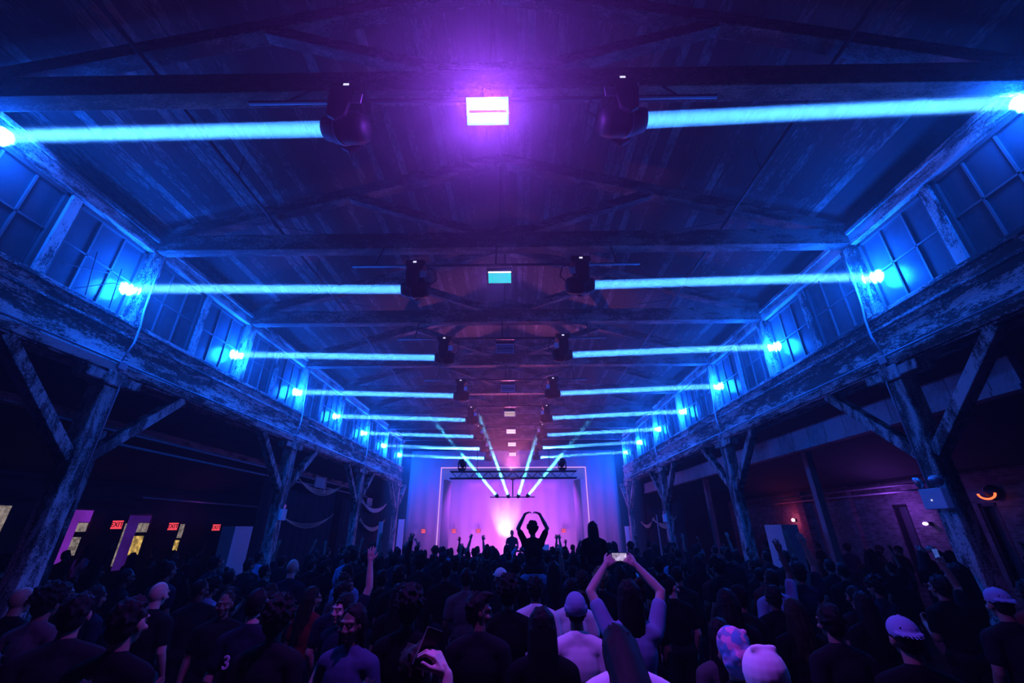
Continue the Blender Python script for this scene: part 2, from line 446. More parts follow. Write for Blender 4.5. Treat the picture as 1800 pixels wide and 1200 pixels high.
# bent wires by the nearest struck window on the left
t = empty('wire_stay', (-6.6, 5.6, 6.2), 'thin bent wires stretched over the left clerestory window nearest the first bright spot', 'wire')
for q in ([(0, -.5, -.1), (0, .25, .2), (0, .6, .14)], [(0, -.2, -.36), (0, .3, .06), (0, .6, .14)], [(0, -.15, .38), (0, -.02, -.38)], [(0, .32, .36), (0, .4, -.38)]):
    MB().tube(q, .008, 6).build('wire', M['darkpipe'], t)
# pipes under the roof boards
for s, nm in SIDES:
    t = empty('sprinkler_pipe', (s * 4.55, 0, 8.02), 'long dark sprinkler pipe hung under the %s roof slope' % nm, 'pipe', None)
    MB().tube([(0, -2, 0), (0, 26.5, 0)], .03, 8).build('pipe', M['darkpipe'], t, smooth=True)
    for k in range(8):
        y = 2.2 + BAY * k
        MB().tube([(0, y, 0), (s * .02, y, .5)], .01, 6).build('hanger', M['darkpipe'], t)
        MB().tube([(0, y + 1.3, 0), (-s * .9, y + 1.6, .02)], .012, 6).build('branch', M['darkpipe'], t)
# girder of pale boards in each aisle
M['boards_band'] = planks('pale_boards', (.1, .1, .1), (.6, .6, .6), 1, .62, .55, 1.1, (1, 1, .5), 2., .02, 20., 1.2)
for s, nm in SIDES:
    y0 = 6.6 if s > 0 else 8.0
    if s > 0:
        struct('trim_aisle_girder_' + nm, MB().box((s * 7.75, 15.6, 4.53), (.14, 19.6, .44)).box((s * 7.75, 15.6, 4.27), (.22, 19.6, .08)), M['boards_band'])
    else:
        struct('trim_aisle_girder_' + nm, MB().box((s * 9.1, 16, 4.62), (.2, 20, .16)), M['plate'])
# horizontal pipes low in the aisles
t = None
for s, nm, x, z, y0, y1, lab in ((-1, 'left', 8.4, 4.35, 7, 24, 'upper of the two pipes crossing the left aisle behind the first post'), (-1, 'left', 8.0, 4.02, 7, 24, 'lower of the two pipes crossing the left aisle behind the first post'),
                                 (-1, 'left', 12.7, 3.42, 15, 25, 'long thin pipe along the left outer wall above the exit signs'),
                                 (1, 'right', 12.8, 3.66, 12.6, 24, 'upper thin pipe along the brick wall of the right aisle'), (1, 'right', 12.75, 3.46, 12.6, 24, 'lower thin pipe along the brick wall of the right aisle')):
    o = MB().tube([(s * x, y0, z), (s * x, y1, z)], .03, 8).build('ceiling_pipe', M['pipe'], None, smooth=True)
    tag(o, lab, 'pipe')
# aisle posts
M['pinkpost'] = flaky('aisle_post_paint', (.05, .04, .04), (.5, .45, .45), .8, 1.2, (2, 2, .6), 4.)
for s, x, y, lab in ((1, 9.1, 20.3, 'slim pale post in the right aisle, nearer to the stage'), (1, 9.1, 12.9, 'slim post in the right aisle behind the white upright panel'), (-1, -9.4, 9.4, 'dark post standing in the left aisle behind the first timber post'), (-1, -9.4, 21.5, 'dark post standing deep in the left aisle')):
    o = MB().box((x, y, 2.25), (.2, .2, 4.5)).build('aisle_post', M['pinkpost'] if s > 0 else M['post'], None, bevel=.01)
    tag(o, lab, 'post')

# ------------------------------------------------------------------ lighting rig
TY = [2.87 + BAY * k for k in range(8)]
def light(kind, name, loc, energy, color, direction=None, **k):
    l = bpy.data.lights.new(name, kind); l.energy = energy; l.color = color
    for a, b in k.items(): setattr(l, a, b)
    o = bpy.data.objects.new(name, l); COL.objects.link(o); o.location = loc
    if direction is not None:
        o.rotation_euler = Vector(direction).to_track_quat('-Z', 'Y').to_euler()
    return o

def lighting_bar(k, y):
    t = empty('lighting_bar', (0, y + .1, 6.65), 'thin black lighting bar hung under the roof truss %s' % ORD[k], 'lighting bar', 'black lighting bars under the trusses')
    MB().tube([(-2.6, 0, 0), (2.5, 0, 0)], .025, 10).build('pipe', M['black2'], t, smooth=True)
    for x in (-2.2, -.05, 2.1):
        MB().tube([(x, 0, 0), (x, .28, .6)], .014, 6).build('hanger', M['black2'], t)
HZ = {-1: 6.10, 1: 6.15}
def mover(k, s, y):
    nm = 'left' if s < 0 else 'right'
    x = s * 1.42; zh = HZ[s]; zc = 6.62 - zh
    t = empty('moving_head_light', (x, y, zh), 'black moving head light on the %s side of the lighting bar %s' % (nm, ORD[k]), 'stage light', 'moving head lights under the trusses')
    MB().box((0, 0, .45), (.34, .30, .12)).box((0, 0, .37), (.26, .26, .05)).build('base', M['black'], t, bevel=.02)
    MB().box((.0, -.153, .455), (.055, .012, .028)).build('status_label', M['label'], t)  # white tag on the base, given its own glow
    MB().box((-s * .17, -.2, .17), (.10, .012, .13)).build('side_plate', M['whiteedge'], t, bevel=.003)
    MB().tube([(-.1, .1, .49), (-.1, .1, zc)], .03, 8).tube([(.1, .1, .49), (.1, .1, zc)], .03, 8).build('mounting_clamp', M['black2'], t)
    yk = MB()
    for d in (-1, 1):
        yk.add(*arm(d))
    yk.box((0, 0, .34), (.16, .4, .05))
    yk.build('yoke', M['black'], t, bevel=.012)
    # barrel of the head, axis along x, lens outwards
    prof = [(.05, -.27), (.125, -.25), (.15, -.17), (.155, 0), (.145, .10), (.125, .14), (.12, .2), (.105, .205), (.105, .19)]
    hd = MB().lathe(prof, (0, 0, 0), (s, 0, .0), 28).build('head', M['black'], t, smooth=True)
    MB().lathe([(.156, -.02), (.162, -.01), (.162, .02), (.156, .03)], (0, 0, 0), (s, 0, 0), 28).build('band', M['black2'], hd, smooth=True)
    MB().lathe([(.1, 0), (.1, .004)], (s * .192, 0, 0), (s, 0, 0), 24).build('lens', M['lens'], hd)
    pts = [(-s * .1, .08, .5), (-s * .3, .06, .42), (-s * .35, .05, .22), (-s * .24, .02, .08)]
    MB().tube(pts, .012, 6).build('power_cable', M['black'], t, smooth=True)
    return t
def arm(d):
    y = d * .19
    vs = []
    prof = [(-.10, .36), (.10, .36), (.12, .2), (.09, -.06), (.0, -.12), (-.09, -.06), (-.12, .2)]
    for yy in (y - .025, y + .025):
        vs += [(px, yy, pz) for px, pz in prof]
    n = len(prof)
    fs = [tuple(range(n)), tuple(range(2 * n - 1, n - 1, -1))] + [(i, (i + 1) % n, n + (i + 1) % n, n + i) for i in range(n)]
    return vs, fs
def beam_core(b, a, e, d, L, r0=.05, r1=.085):
    MB().tube([a + d * .01, a + d * L * .97], [r0, r1], 16).build('core', M['corehaze'], b)
BEAMC = (.045, .25, 1.0)
def strobe(k, y):
    z = 6.33 if k else 6.33
    state = ['blazing white', 'glowing teal', 'dark with pale rim', 'dark with pale rim', 'pale pink face', 'pale white face', 'pale white face', 'pale white face'][k]
    t = empty('strobe_light', (.03, y, z), 'strobe light, %s, in the middle of the bar %s' % (state, ORD[k]), 'strobe light', 'strobe lights along the middle of the hall')
    R = Euler((math.radians(48), 0, 0)).to_matrix()      # face turned down to the crowd behind the camera
    def at(p): return R @ Vector(p)
    MB().box(at((0, .08, .0)), (.43, .14, .25), R).build('housing', M['black'], t, bevel=.012)
    fr = MB()
    for a, b in (((0, 0, .115), (.43, .02, .02)), ((0, 0, -.115), (.43, .02, .02)), ((-.205, 0, 0), (.02, .02, .25)), ((.205, 0, 0), (.02, .02, .25))):
        fr.box(at(a), b, R)
    fr.build('rim', [M['strobe_cyan'], M['black2'], M['whiteedge'], M['whiteedge'], M['whiteedge'], M['whiteedge'], M['whiteedge'], M['whiteedge']][k], t)
    face = [M['strobe_hot'], M['strobe_teal'], M['greyface'], M['greyface'], M['strobe_dim'], M['strobe_far'], M['strobe_far'], M['strobe_far']][k]
    for zc, hh, fm in (((.085, .022, M['strobe_line']), (-.02, .17, face)) if k == 1 else ((.058, .09, face), (-.058, .09, face))):
        MB().box(at((0, .004, zc)), (.39, .012, hh), R).build('lamp_panel', fm, t)
    br = MB()
    for s in (-1, 1):
        br.bar((s * .225, .06, 0), (s * .225, .1, .28), .012, .04)
    br.bar((-.23, .1, .29), (.23, .1, .29), .04, .012)
    br.build('mounting_bracket', M['black2'], t)
    return t
M['beam_lens_far'] = M['lens']
for k, y in enumerate(TY):
    lighting_bar(k, y)
    strobe(k, y)
    for s in (-1, 1):
        m = mover(k, s, y)
        nm = 'left' if s < 0 else 'right'
        if k == 0:
            tgt = Vector((-6.75, 3.82, 7.27)) if s < 0 else Vector((6.75, 3.5, 7.22))
        else:
            tgt = Vector((s * 6.72, y + .30, 6.36 if s < 0 else 6.46))
        d = tgt - Vector((s * 1.42, y, HZ[s])); d.normalize()
        # turn the head to its target: the root only tilts about the lens axis a little
        src = Vector((s * 1.42, y, HZ[s])) + d * .205
        for ch in m.children:
            if ch.name.split('.')[0] in ('head',):
                q = Vector((s, 0, 0)).rotation_difference(d)
                ch.rotation_mode = 'QUATERNION'; ch.rotation_quaternion = q
        L = (tgt - src).length
        dest = 'striking the %s clerestory window by the post' % nm if k else 'rising to the %s wall plate' % nm
        mb = MB().tube([src, src + d * (L * .5), tgt + d * (.0 if s > 0 or k == 0 else .9)], [.088, .125, .165], 20)
        b = mb.build('light_beam', M['beamhaze'])
        beam_core(b, src, tgt, d, L); tag(b, 'blue light beam from the %s moving head %s' % (nm, ORD[k]), 'light beam', 'blue beams across the hall', 'thing')
        light('AREA', 'beam_lamp', src + d * .004, 520, BEAMC, d, shape='DISK', size=.16, spread=math.radians(1.3))
        # added point lamps standing in for light scattered off struck glass and timber
        hp = tgt - d * .27
        light('POINT', 'bounce_fill', hp, 420 if k else 230, (.003, .10, 1.0), shadow_soft_size=.2)

# the lit strobes
FD = (0, -math.cos(math.radians(48)), -math.sin(math.radians(48)))
light('AREA', 'strobe_glow', (.03, 2.80, 6.26), 400, (.31, .055, 1.0), FD, shape='RECTANGLE', size=.4, size_y=.22)
light('AREA', 'strobe_glow', (.03, 5.87, 6.26), 22, (.25, .1, 1.0), FD, shape='RECTANGLE', size=.4, size_y=.22)
# ------------------------------------------------------------------ people
FLOOR = .12
DG = None
def fuse(mb, voxel, it=2, name='body'):
    """weld overlapping closed shapes into one continuous skin"""
    me = mb.mesh(name)
    o = bpy.data.objects.new('tmp', me); COL.objects.link(o)
    m = o.modifiers.new('r', 'REMESH'); m.mode = 'VOXEL'; m.voxel_size = voxel; m.use_smooth_shade = True
    if it:
        q = o.modifiers.new('s', 'SMOOTH'); q.factor = .5; q.iterations = it
    dg = bpy.context.evaluated_depsgraph_get()
    r = bpy.data.meshes.new_from_object(o.evaluated_get(dg), depsgraph=dg)
    r.name = name
    r.polygons.foreach_set('use_smooth', [True] * len(r.polygons))
    bpy.data.objects.remove(o); bpy.data.meshes.remove(me)
    return r
V = Vector
def hand(mb, w, d, n, curl=.25, side=1, sc=1., splay=.13, r0=.0088):
    """palm, four unequal fingers bent at two knuckles and a thumb from the side of the palm"""
    w = V(w); d = V(d).normalized(); n = V(n); n = (n - d * n.dot(d)).normalized(); x = d.cross(n) * side
    mb.cap(w - d * .01, .026 * sc, w + d * .03 * sc, .024 * sc)
    for i, off in enumerate((-.031, -.0105, .0105, .031)):
        k = w + d * (.086 - .004 * abs(i - 1.3)) * sc + x * off * sc
        mb.cap(w + d * .02 * sc + x * off * .7 * sc, .0145 * sc, k, .0118 * sc)
        L = (.062, .077, .083, .074)[i] * sc
        dd = (d + x * (i - 1.5) * splay).normalized()
        a1 = curl * (1.15 - .08 * i); a2 = a1 + curl * 1.3
        p1 = k + (dd * math.cos(a1) + n * math.sin(a1)) * L * .52
        p2 = p1 + (dd * math.cos(a2) + n * math.sin(a2)) * L * .48
        mb.cap(k, .0105 * sc, p1, r0 * sc); mb.cap(p1, r0 * sc, p2, r0 * .85 * sc)
    t0 = w + d * .025 * sc + x * .024 * sc
    t1 = w + d * .058 * sc + x * .058 * sc + n * .018 * sc
    t2 = t1 + (d * .8 + x * .25 + n * .35).normalized() * .036 * sc
    mb.cap(t0, .016 * sc, t1, .0115 * sc); mb.cap(t1, .0115 * sc, t2, .009 * sc)
HC = V((0, .02, 1.63))
def headrot(yaw, pitch=0.): return Euler((pitch, 0, yaw), 'XYZ').to_matrix()
def head(mb, c, R):
    def e(p, r): mb.ell(V(c) + R @ V(p), r, R)
    def k(a, ra, b, rb): mb.cap(V(c) + R @ V(a), ra, V(c) + R @ V(b), rb)
    e((0, -.014, .022), (.077, .097, .1)); e((0, .012, -.03), (.066, .082, .07)); e((0, .026, -.066), (.053, .06, .05))
    e((0, .066, -.098), (.026, .02, .018))
    k((0, .094, .006), .0085, (0, .108, -.034), .0135)
    for s in (-1, 1):
        k((s * .008, .088, .024), .011, (s * .05, .072, .024), .012)
        e((s * .032, .082, .0), (.0145, .01, .009)); e((s * .05, .066, -.035), (.02, .02, .02)); e((s * .016, .098, -.04), (.009, .01, .008))
        e((s * .079, -.004, -.012), (.011, .024, .034))
    e((0, .087, -.06), (.025, .011, .0065)); e((0, .086, -.073), (.021, .011, .0075))
ARMS = {
    'down': ((.19, -.01, 1.365), (.245, -.03, 1.12), (.235, .09, .90), (0, .35, -1), (-1, 0, 0), .45),
    'bent': ((.19, 0, 1.365), (.25, .0, 1.13), (.14, .23, 1.24), (-.4, .6, .6), (-.6, -.6, .2), .8),
    'up': ((.19, .0, 1.41), (.27, .06, 1.70), (.235, .10, 1.95), (-.08, .1, 1), (0, 1, -.1), .2),
    'high': ((.18, .0, 1.45), (.20, .04, 1.74), (.13, .08, 1.99), (-.2, .15, 1), (-.4, 1, 0), .3),
    'fist': ((.19, .0, 1.43), (.30, .10, 1.62), (.25, .12, 1.86), (-.1, .1, 1), (0, 1, 0), 1.5),
    'phone': ((.195, .02, 1.40), (.31, .12, 1.66), (.14, .22, 1.86), (-.75, .1, .55), (-.2, 1, -.3), .75),
    'arch': ((.185, .0, 1.44), (.30, .02, 1.66), (.155, .03, 1.93), (-.85, 0, .5), (-.3, .1, -1), .55),
    'table': ((.19, 0, 1.365), (.27, .05, 1.13), (.22, .33, 1.02), (-.1, 1, -.25), (0, 0, -1), .35),
}
def mir(p, s): return V((p[0] * s, p[1], p[2]))
def hcen(pitch): return V((0, .14, 1.515)) if pitch < -.5 else HC
def body_mesh(name, la, ra, yaw=0., pitch=0., sit=False, voxel=.0075):
    mb = MB()
    R = headrot(yaw, pitch)
    head(mb, hcen(pitch), R)
    mb.cap((0, -.012, 1.40), .062, hcen(pitch) + V((0, -.02, -.07)), .053)
    for s in (-1, 1): mb.cap((s * .03, -.012, 1.44), .05, (s * .165, -.005, 1.385), .056)
    mb.ell((0, .005, 1.26), (.165, .108, .19)); mb.ell((0, .005, 1.07), (.138, .097, .17)); mb.ell((0, -.01, .93), (.163, .112, .13))
    for s, an in ((-1, la), (1, ra)):
        sh, el, wr, hd, pn, cu = ARMS[an]
        sh, el, wr = mir(sh, s), mir(el, s), mir(wr, s)
        mb.cap((s * .155, 0, 1.38), .06, sh, .056); mb.cap(sh, .053, el, .041); mb.cap(el, .041, el.lerp(wr, .35), .041); mb.cap(el.lerp(wr, .35), .041, wr, .027)
        hand(mb, wr, mir(hd, s), mir(pn, s), cu, s if False else (-s), 1.)
        if not sit:
            mb.cap((s * .09, -.005, .9), .09, (s * .1, .02, .5), .058); mb.cap((s * .1, .0, .42), .054, (s * .105, -.02, .12), .038); mb.cap((s * .1, .02, .5), .057, (s * .1, 0, .4), .056)
            mb.cap((s * .105, -.03, .05), .042, (s * .115, .13, .035), .03)
        else:
            mb.cap((s * .09, 0, .9), .095, (s * .125, .34, .93), .066); mb.cap((s * .125, .34, .93), .062, (s * .1, .30, .52), .04); mb.cap((s * .1, .30, .48), .04, (s * .11, .42, .43), .03)
    return fuse(mb, voxel, 2, name)
def shirt_mesh(name, la, ra, sleeve='short'):
    mb = MB()
    for s in (-1, 1): mb.cap((s * .03, -.014, 1.437), .066, (s * .165, -.005, 1.375), .074)
    mb.cap((-.1, 0, 1.36), .09, (.1, 0, 1.36), .09)
    mb.ell((0, .004, 1.25), (.187, .132, .215)); mb.ell((0, .004, 1.06), (.165, .122, .2)); mb.cap((-.09, -.005, .93), .118, (.09, -.005, .93), .118)
    mb.cap((0, -.014, 1.40), .078, (0, -.012, 1.462), .068)
    for s, an in ((-1, la), (1, ra)):
        sh, el, wr = [mir(p, s) for p in ARMS[an][:3]]
        mb.cap((s * .15, 0, 1.365), .076, sh, .070)
        if sleeve == 'short':
            mb.cap(sh, .072, sh.lerp(el, .62), .064)
        elif sleeve == 'long':
            mb.cap(sh, .07, el, .056); mb.cap(el, .056, wr, .042)
    for k in range(5):      # soft folds
        a = random.uniform(0, 6.3); z = random.uniform(.95, 1.2)
        mb.cap((.15 * math.cos(a), .105 * math.sin(a), z), .022, (.16 * math.cos(a + .7), .11 * math.sin(a + .7), z + .12), .018)
    return fuse(mb, .012, 3, name)
def trouser_mesh(name, sit=False):
    mb = MB()
    mb.cap((-.08, -.01, .93), .122, (.08, -.01, .93), .122)
    for s in (-1, 1):
        if not sit:
            mb.cap((s * .09, -.005, .88), .105, (s * .1, .02, .5), .078); mb.cap((s * .1, .02, .5), .077, (s * .105, -.02, .1), .064)
            mb.cap((s * .105, -.03, .055), .052, (s * .115, .15, .04), .042)
        else:
            mb.cap((s * .09, 0, .9), .108, (s * .125, .34, .93), .08); mb.cap((s * .125, .34, .93), .078, (s * .1, .3, .5), .06); mb.cap((s * .1, .30, .48), .05, (s * .11, .44, .43), .04)
    return fuse(mb, .014, 3, name)
def hair_mesh(kind):
    """hair or headgear around a head whose centre is the origin"""
    mb = MB(); rr = random.Random(hash(kind) % 1000 if False else sum(map(ord, kind)))
    def shell(scale, back=.0):
        mb.ell((0, -.03 - back, .036), (.084 * scale, .098 * scale, .1 * scale)); mb.ell((0, -.055 - back, -.02), (.075 * scale, .062 * scale, .075 * scale))
    def tufts(n, r, R=(.08, .1, .1), c=(0, -.028, .04), front=.07):
        for _ in range(n):
            a = rr.uniform(0, 6.28); t = math.acos(rr.uniform(-.35, 1))
            p = V((math.sin(t) * math.cos(a), math.sin(t) * math.sin(a), math.cos(t)))
            q = V((c[0] + p.x * R[0], c[1] + p.y * R[1], c[2] + p.z * R[2]))
            if q.y > front and q.z < .07: continue
            e = q + p * r * .8 + V((rr.uniform(-1, 1), rr.uniform(-1, 1), rr.uniform(-1, 1))) * r
            mb.cap(q, r, e, r * .5, 6)
    if kind == 'short':
        shell(1.0); tufts(60, .014)
    elif kind == 'crop':
        mb.ell((0, -.026, .034), (.081, .096, .098)); mb.ell((0, -.05, -.02), (.072, .056, .06)); tufts(14, .008)
    elif kind == 'quiff':
        shell(1.0); tufts(40, .013)
        for x in (-.04, -.02, 0, .02, .04): mb.cap((x, .03, .12), .024, (x * 1.1, .085, .125), .016)
    elif kind == 'curly':
        shell(1.08); tufts(120, .022, (.095, .115, .115), (0, -.03, .045), .08)
    elif kind in ('long', 'wavy'):
        shell(1.06); tufts(40, .012)
        n = 26
        for i in range(n):
            a = PI * (.98 + 1.04 * i / (n - 1)) if True else 0
            x, y = .088 * math.cos(a), .10 * math.sin(a) - .02
            ln = rr.uniform(.25, .36); pts = [V((x * .35, y * .35 - .01, .118)), V((x * .85, y * .85, .075)), V((x * 1.04, y * 1.0, -.0)), V((x * 1.12, y * 1.02 - .015, -.12)), V((x * 1.15, y * .95 - .03, -.1 - ln * .55)), V((x * .95 + rr.uniform(-.03, .03), y * .8 - .05, -.1 - ln))]
            if kind == 'wavy':
                for q in pts[2:]: q += V((rr.uniform(-.02, .02), rr.uniform(-.02, .01), 0))
            for j in range(5): mb.cap(pts[j], .021 - .002 * j, pts[j + 1], .019 - .002 * j, 7)
        for i in range(9): mb.cap((-.07 + .0175 * i, -.085, 0), .028, (-.07 + .0175 * i, -.12, -.28), .02, 7)
    elif kind == 'bun':
        shell(1.0); tufts(20, .008); mb.ell((0, -.10, .12), (.045, .045, .042))
        for _ in range(14): 
            a = rr.uniform(0, 6.28); mb.cap((.03 * math.cos(a), -.10, .12 + .03 * math.sin(a)), .012, (.042 * math.cos(a + .5), -.12, .12 + .042 * math.sin(a + .5)), .009, 6)
    elif kind == 'tail':
        shell(1.0); tufts(16, .008); mb.cap((0, -.12, .06), .03, (0, -.17, .0), .034); mb.cap((0, -.17, 0), .034, (.01, -.16, -.2), .018)
    elif kind == 'braids':
        shell(1.03)
        for i in range(11):
            x = -.08 + .016 * i; y = -.02 - .09 * math.sqrt(max(0, 1 - (x / .085) ** 2))
            for j in range(7): mb.ell((x * (1 + .04 * j), y - .012 * j, .06 - .045 * j), (.013, .013, .026), None, 8, 6)
    elif kind == 'beanie':
        mb.ell((0, -.02, .045), (.091, .112, .108)); mb.lathe([(.09, -.0), (.1, .005), (.101, .045), (.092, .055)], (0, -.02, .0), (0, -.12, 1), 22)
    elif kind in ('cap', 'capback'):
        s = 1 if kind == 'cap' else -1
        mb.ell((0, -.016, .05), (.088, .108, .088))
        for i in range(9):
            a = PI * (.17 + .66 * i / 8); x = .085 * math.cos(a); y = s * (.10 * math.sin(a)) - .01
            mb.cap((x, y, .048), .006, (x * .95, y + s * (.075 * math.sin(a)), .032), .005, 6)
            if i: mb.cap((px * .97, py + s * .03, .042), .012, (x * .97, y + s * .03, .042), .012, 6)
            px, py = x, y
        mb.ell((0, -.016, .138), (.01, .01, .007), None, 8, 6)
    elif kind == 'bucket':
        mb.lathe([(.03, .135), (.07, .13), (.084, .12), (.094, .04), (.1, .03), (.14, -.035), (.135, -.04), (.09, .02), (.05, .03)], (0, -.02, 0), (0, 0, 1), 24)
        mb.ell((0, -.02, .06), (.085, .1, .07))
    elif kind == 'hood':
        mb.ell((0, -.035, .03), (.108, .118, .125)); mb.ell((0, -.06, -.08), (.105, .1, .12)); mb.cap((0, -.08, -.12), .1, (0, -.07, -.22), .12)
        mb.cap((-.05, -.06, .14), .02, (.05, -.06, .14), .02)
    elif kind == 'scarf':
        mb.ell((0, -.03, .04), (.095, .115, .11)); mb.ell((0, -.06, -.03), (.09, .085, .09))
        for i in range(5): mb.cap((-.075, -.04 - .012 * i, .10 - .035 * i), .02, (.075, -.045 - .012 * i, .115 - .035 * i), .02)
        mb.ell((.03, -.13, .02), (.04, .035, .045)); mb.ell((-.03, -.135, .0), (.04, .03, .04))
    return fuse(mb, .009 if kind not in ('cap', 'capback', 'braids') else .0065, 2 if kind not in ('curly',) else 1, kind)

def cloth(n, c, rough=.85): M[n] = plain(n, c, rough, 0, .15, 9., .06); return M[n]
def hairmat(n, c):
    m, nt, out = newmat(n); b = N(nt, 'ShaderNodeBsdfPrincipled', Roughness=.62)
    b.inputs['Base Color'].default_value = rgb(c); b.inputs['Specular IOR Level'].default_value = .12
    tc = N(nt, 'ShaderNodeTexCoord'); mp = N(nt, 'ShaderNodeMapping'); mp.inputs['Scale'].default_value = (1, 1, .12)
    w = N(nt, 'ShaderNodeTexNoise', Scale=160., Detail=2.); bp = N(nt, 'ShaderNodeBump', Strength=.6, Distance=.004)
    L = nt.links.new; L(tc.outputs['Object'], mp.inputs[0]); L(mp.outputs[0], w.inputs['Vector']); L(w.outputs['Fac'], bp.inputs['Height']); L(bp.outputs[0], b.inputs['Normal']); L(b.outputs[0], out.inputs[0])
    M[n] = m
SKINS = []
for i, c in enumerate(((.2, .125, .09), (.15, .09, .065), (.07, .042, .03), (.5, .34, .27))):
    m = plain('skin_%d' % i, c, .5, 0, .08, 14., .35); SKINS.append(m)
for n, c in (('dark', (.006, .005, .005)), ('brown', (.018, .011, .007)), ('fair', (.2, .13, .07))): hairmat('hair_' + n, c)
for n, c in (('black', (.005, .005, .006)), ('charcoal', (.011, .011, .013)), ('navy', (.012, .015, .03)), ('grey', (.07, .07, .075)), ('white', (.78, .77, .76)), ('blue', (.2, .27, .42)), ('denim', (.05, .065, .13)), ('red', (.16, .02, .025)), ('jeans', (.015, .02, .035))):
    cloth('cloth_' + n, c)
def patterned(n):
    m, nt, out = newmat(n); b = N(nt, 'ShaderNodeBsdfPrincipled', Roughness=.8); tc = N(nt, 'ShaderNodeTexCoord')
    v = N(nt, 'ShaderNodeTexVoronoi', Scale=26.); r = N(nt, 'ShaderNodeValToRGB'); L = nt.links.new
    r.color_ramp.interpolation = 'CONSTANT'
    r.color_ramp.elements[0].color = (.75, .3, .5, 1); r.color_ramp.elements[1].position = .7; r.color_ramp.elements[1].color = (.1, .3, .5, 1)
    e = r.color_ramp.elements.new(.35); e.color = (.2, .25, .4, 1)
    L(tc.outputs['Object'], v.inputs['Vector']); s = N(nt, 'ShaderNodeSeparateXYZ'); L(v.outputs['Color'], s.inputs[0]); L(s.outputs[0], r.inputs[0]); L(r.outputs[0], b.inputs['Base Color']); L(b.outputs[0], out.inputs[0])
    M[n] = m
patterned('cloth_pattern')

POSES = {  # left arm, right arm, head yaw, pitch, sitting
    'idle': ('down', 'down', 0, 0, 0), 'glance_l': ('down', 'bent', .5, 0, 0), 'glance_r': ('bent', 'down', -.55, 0, 0), 'profile': ('down', 'down', -1.25, -.1, 0),
    'right_up': ('down', 'up', 0, .08, 0), 'left_up': ('up', 'down', 0, .08, 0), 'fist': ('bent', 'fist', .1, .1, 0), 'phone': ('phone', 'phone', 0, .12, 0),
    'both_up': ('high', 'up', 0, .1, 0), 'bowed': ('down', 'down', 0, -.95, 0), 'rider_arch': ('arch', 'arch', -.15, 0, 1), 'rider_idle': ('down', 'bent', .0, 0, 1), 'dj': ('table', 'table', .1, -.2, 0)}
CACHE = {}
def cached(key, fn):
    if key not in CACHE: CACHE[key] = fn()
    return CACHE[key]
def put(name, me, mat, parent=None):
    def dress():
        q = me.copy(); q.materials.clear(); q.materials.append(mat); return q
    o = bpy.data.objects.new(name, cached(('m', me.name, mat.name), dress)); COL.objects.link(o)
    if parent: o.parent = parent
    return o
HATS = ('beanie', 'cap', 'capback', 'bucket', 'hood', 'scarf')
NPEOPLE = 0
def person(x, y, label, group=None, pose='idle', hair='short', hc='dark', shirt='black', sleeve='short', skin=0, H=1.75, rot=0., z=FLOOR, pants='charcoal', hat=None, hatm='white'):
    """one person: a continuous body carrying hair, shirt and trousers"""
    global NPEOPLE
    NPEOPLE += 1
    la, ra, yaw, pitch, sit = POSES[pose]
    s = H / 1.75
    b = put('person', cached(('b', pose), lambda: body_mesh('body', la, ra, yaw, pitch, sit)), SKINS[skin % len(SKINS)])
    b.location = (x, y, z); b.rotation_euler = (0, 0, rot); b.scale = (s, s, s)
    tag(b, label, 'person', group)
    put('shirt', cached(('s', la, ra, sleeve), lambda: shirt_mesh('shirt', la, ra, sleeve)), M['cloth_' + shirt], b)
    put('trousers', cached(('t', sit), lambda: trouser_mesh('trousers', sit)), M['cloth_' + pants], b)
    q = headrot(yaw, pitch).to_euler()
    for kind, mt in ((hair, M['hair_' + hc]), (hat, M['cloth_' + hatm])):
        if kind:
            h = put({'beanie': 'beanie', 'cap': 'cap', 'capback': 'cap', 'bucket': 'hat', 'hood': 'hood', 'scarf': 'headscarf'}.get(kind, 'hair'), cached(('h', kind), lambda: hair_mesh(kind)), mt, b)
            h.location = hcen(pitch); h.rotation_euler = q
    return b
FIX = []
def fix(x, y, label, **k):
    FIX.append((x, y)); return person(x, y, label, **k)

# people one can point to
fix(.93, 2.95, 'person with bowed head and long dark hair over a white shirt at the bottom edge', pose='bowed', hair='long', shirt='white', H=1.82)
fix(1.55, 2.6, 'person in a pale hood seen from behind, low at the bottom edge', hair=None, hat='hood', shirt='white', sleeve='long', H=1.70)
fix(.80, 4.16, 'person in a blue knit beanie and a white T-shirt, back turned', hair='crop', hat='beanie', hatm='blue', shirt='white', H=1.75)
ph = fix(1.30, 4.3, 'person with long dark hair holding a lit phone overhead with both hands', pose='phone', hair='long', shirt='blue', H=1.84, skin=3)
fix(-.02, 4.05, 'man in a dark jacket turned to profile, his face catching the light', pose='profile', hair='quiff', shirt='charcoal', sleeve='long', skin=1, H=1.77)
bp = fix(.48, 3.62, 'person with long straight dark hair in a black jacket with a small white tab', hair='long', shirt='black', sleeve='long', H=1.73)
j3 = fix(-2.05, 4.3, 'person in a dark jersey with a pale 3 on the back', hair='crop', shirt='navy', H=1.78, skin=3)
fix(.2, 4.85, 'person with a full curly head of dark hair just behind the profile man', hair='curly', shirt='black', H=1.8)
fix(-1.0, 3.85, 'woman with wavy dark hair facing the camera in a dark blue top, mouth open', hair='wavy', shirt='denim', rot=PI * .93, skin=1, H=1.72)
fix(-1.42, 4.75, 'woman facing the camera beside a raised pale arm', hair='long', shirt='navy', rot=PI * .85, skin=3, H=1.68)
fix(-1.62, 5.2, 'person with one pale arm stretched straight up, hand above the heads', pose='right_up', hair='short', shirt='navy', skin=3, H=1.74)
fix(-.60, 4.0, 'person with a big rounded head of black hair, very dark, left of the profile man', hair='curly', shirt='black', H=1.8, sleeve='long', skin=2)
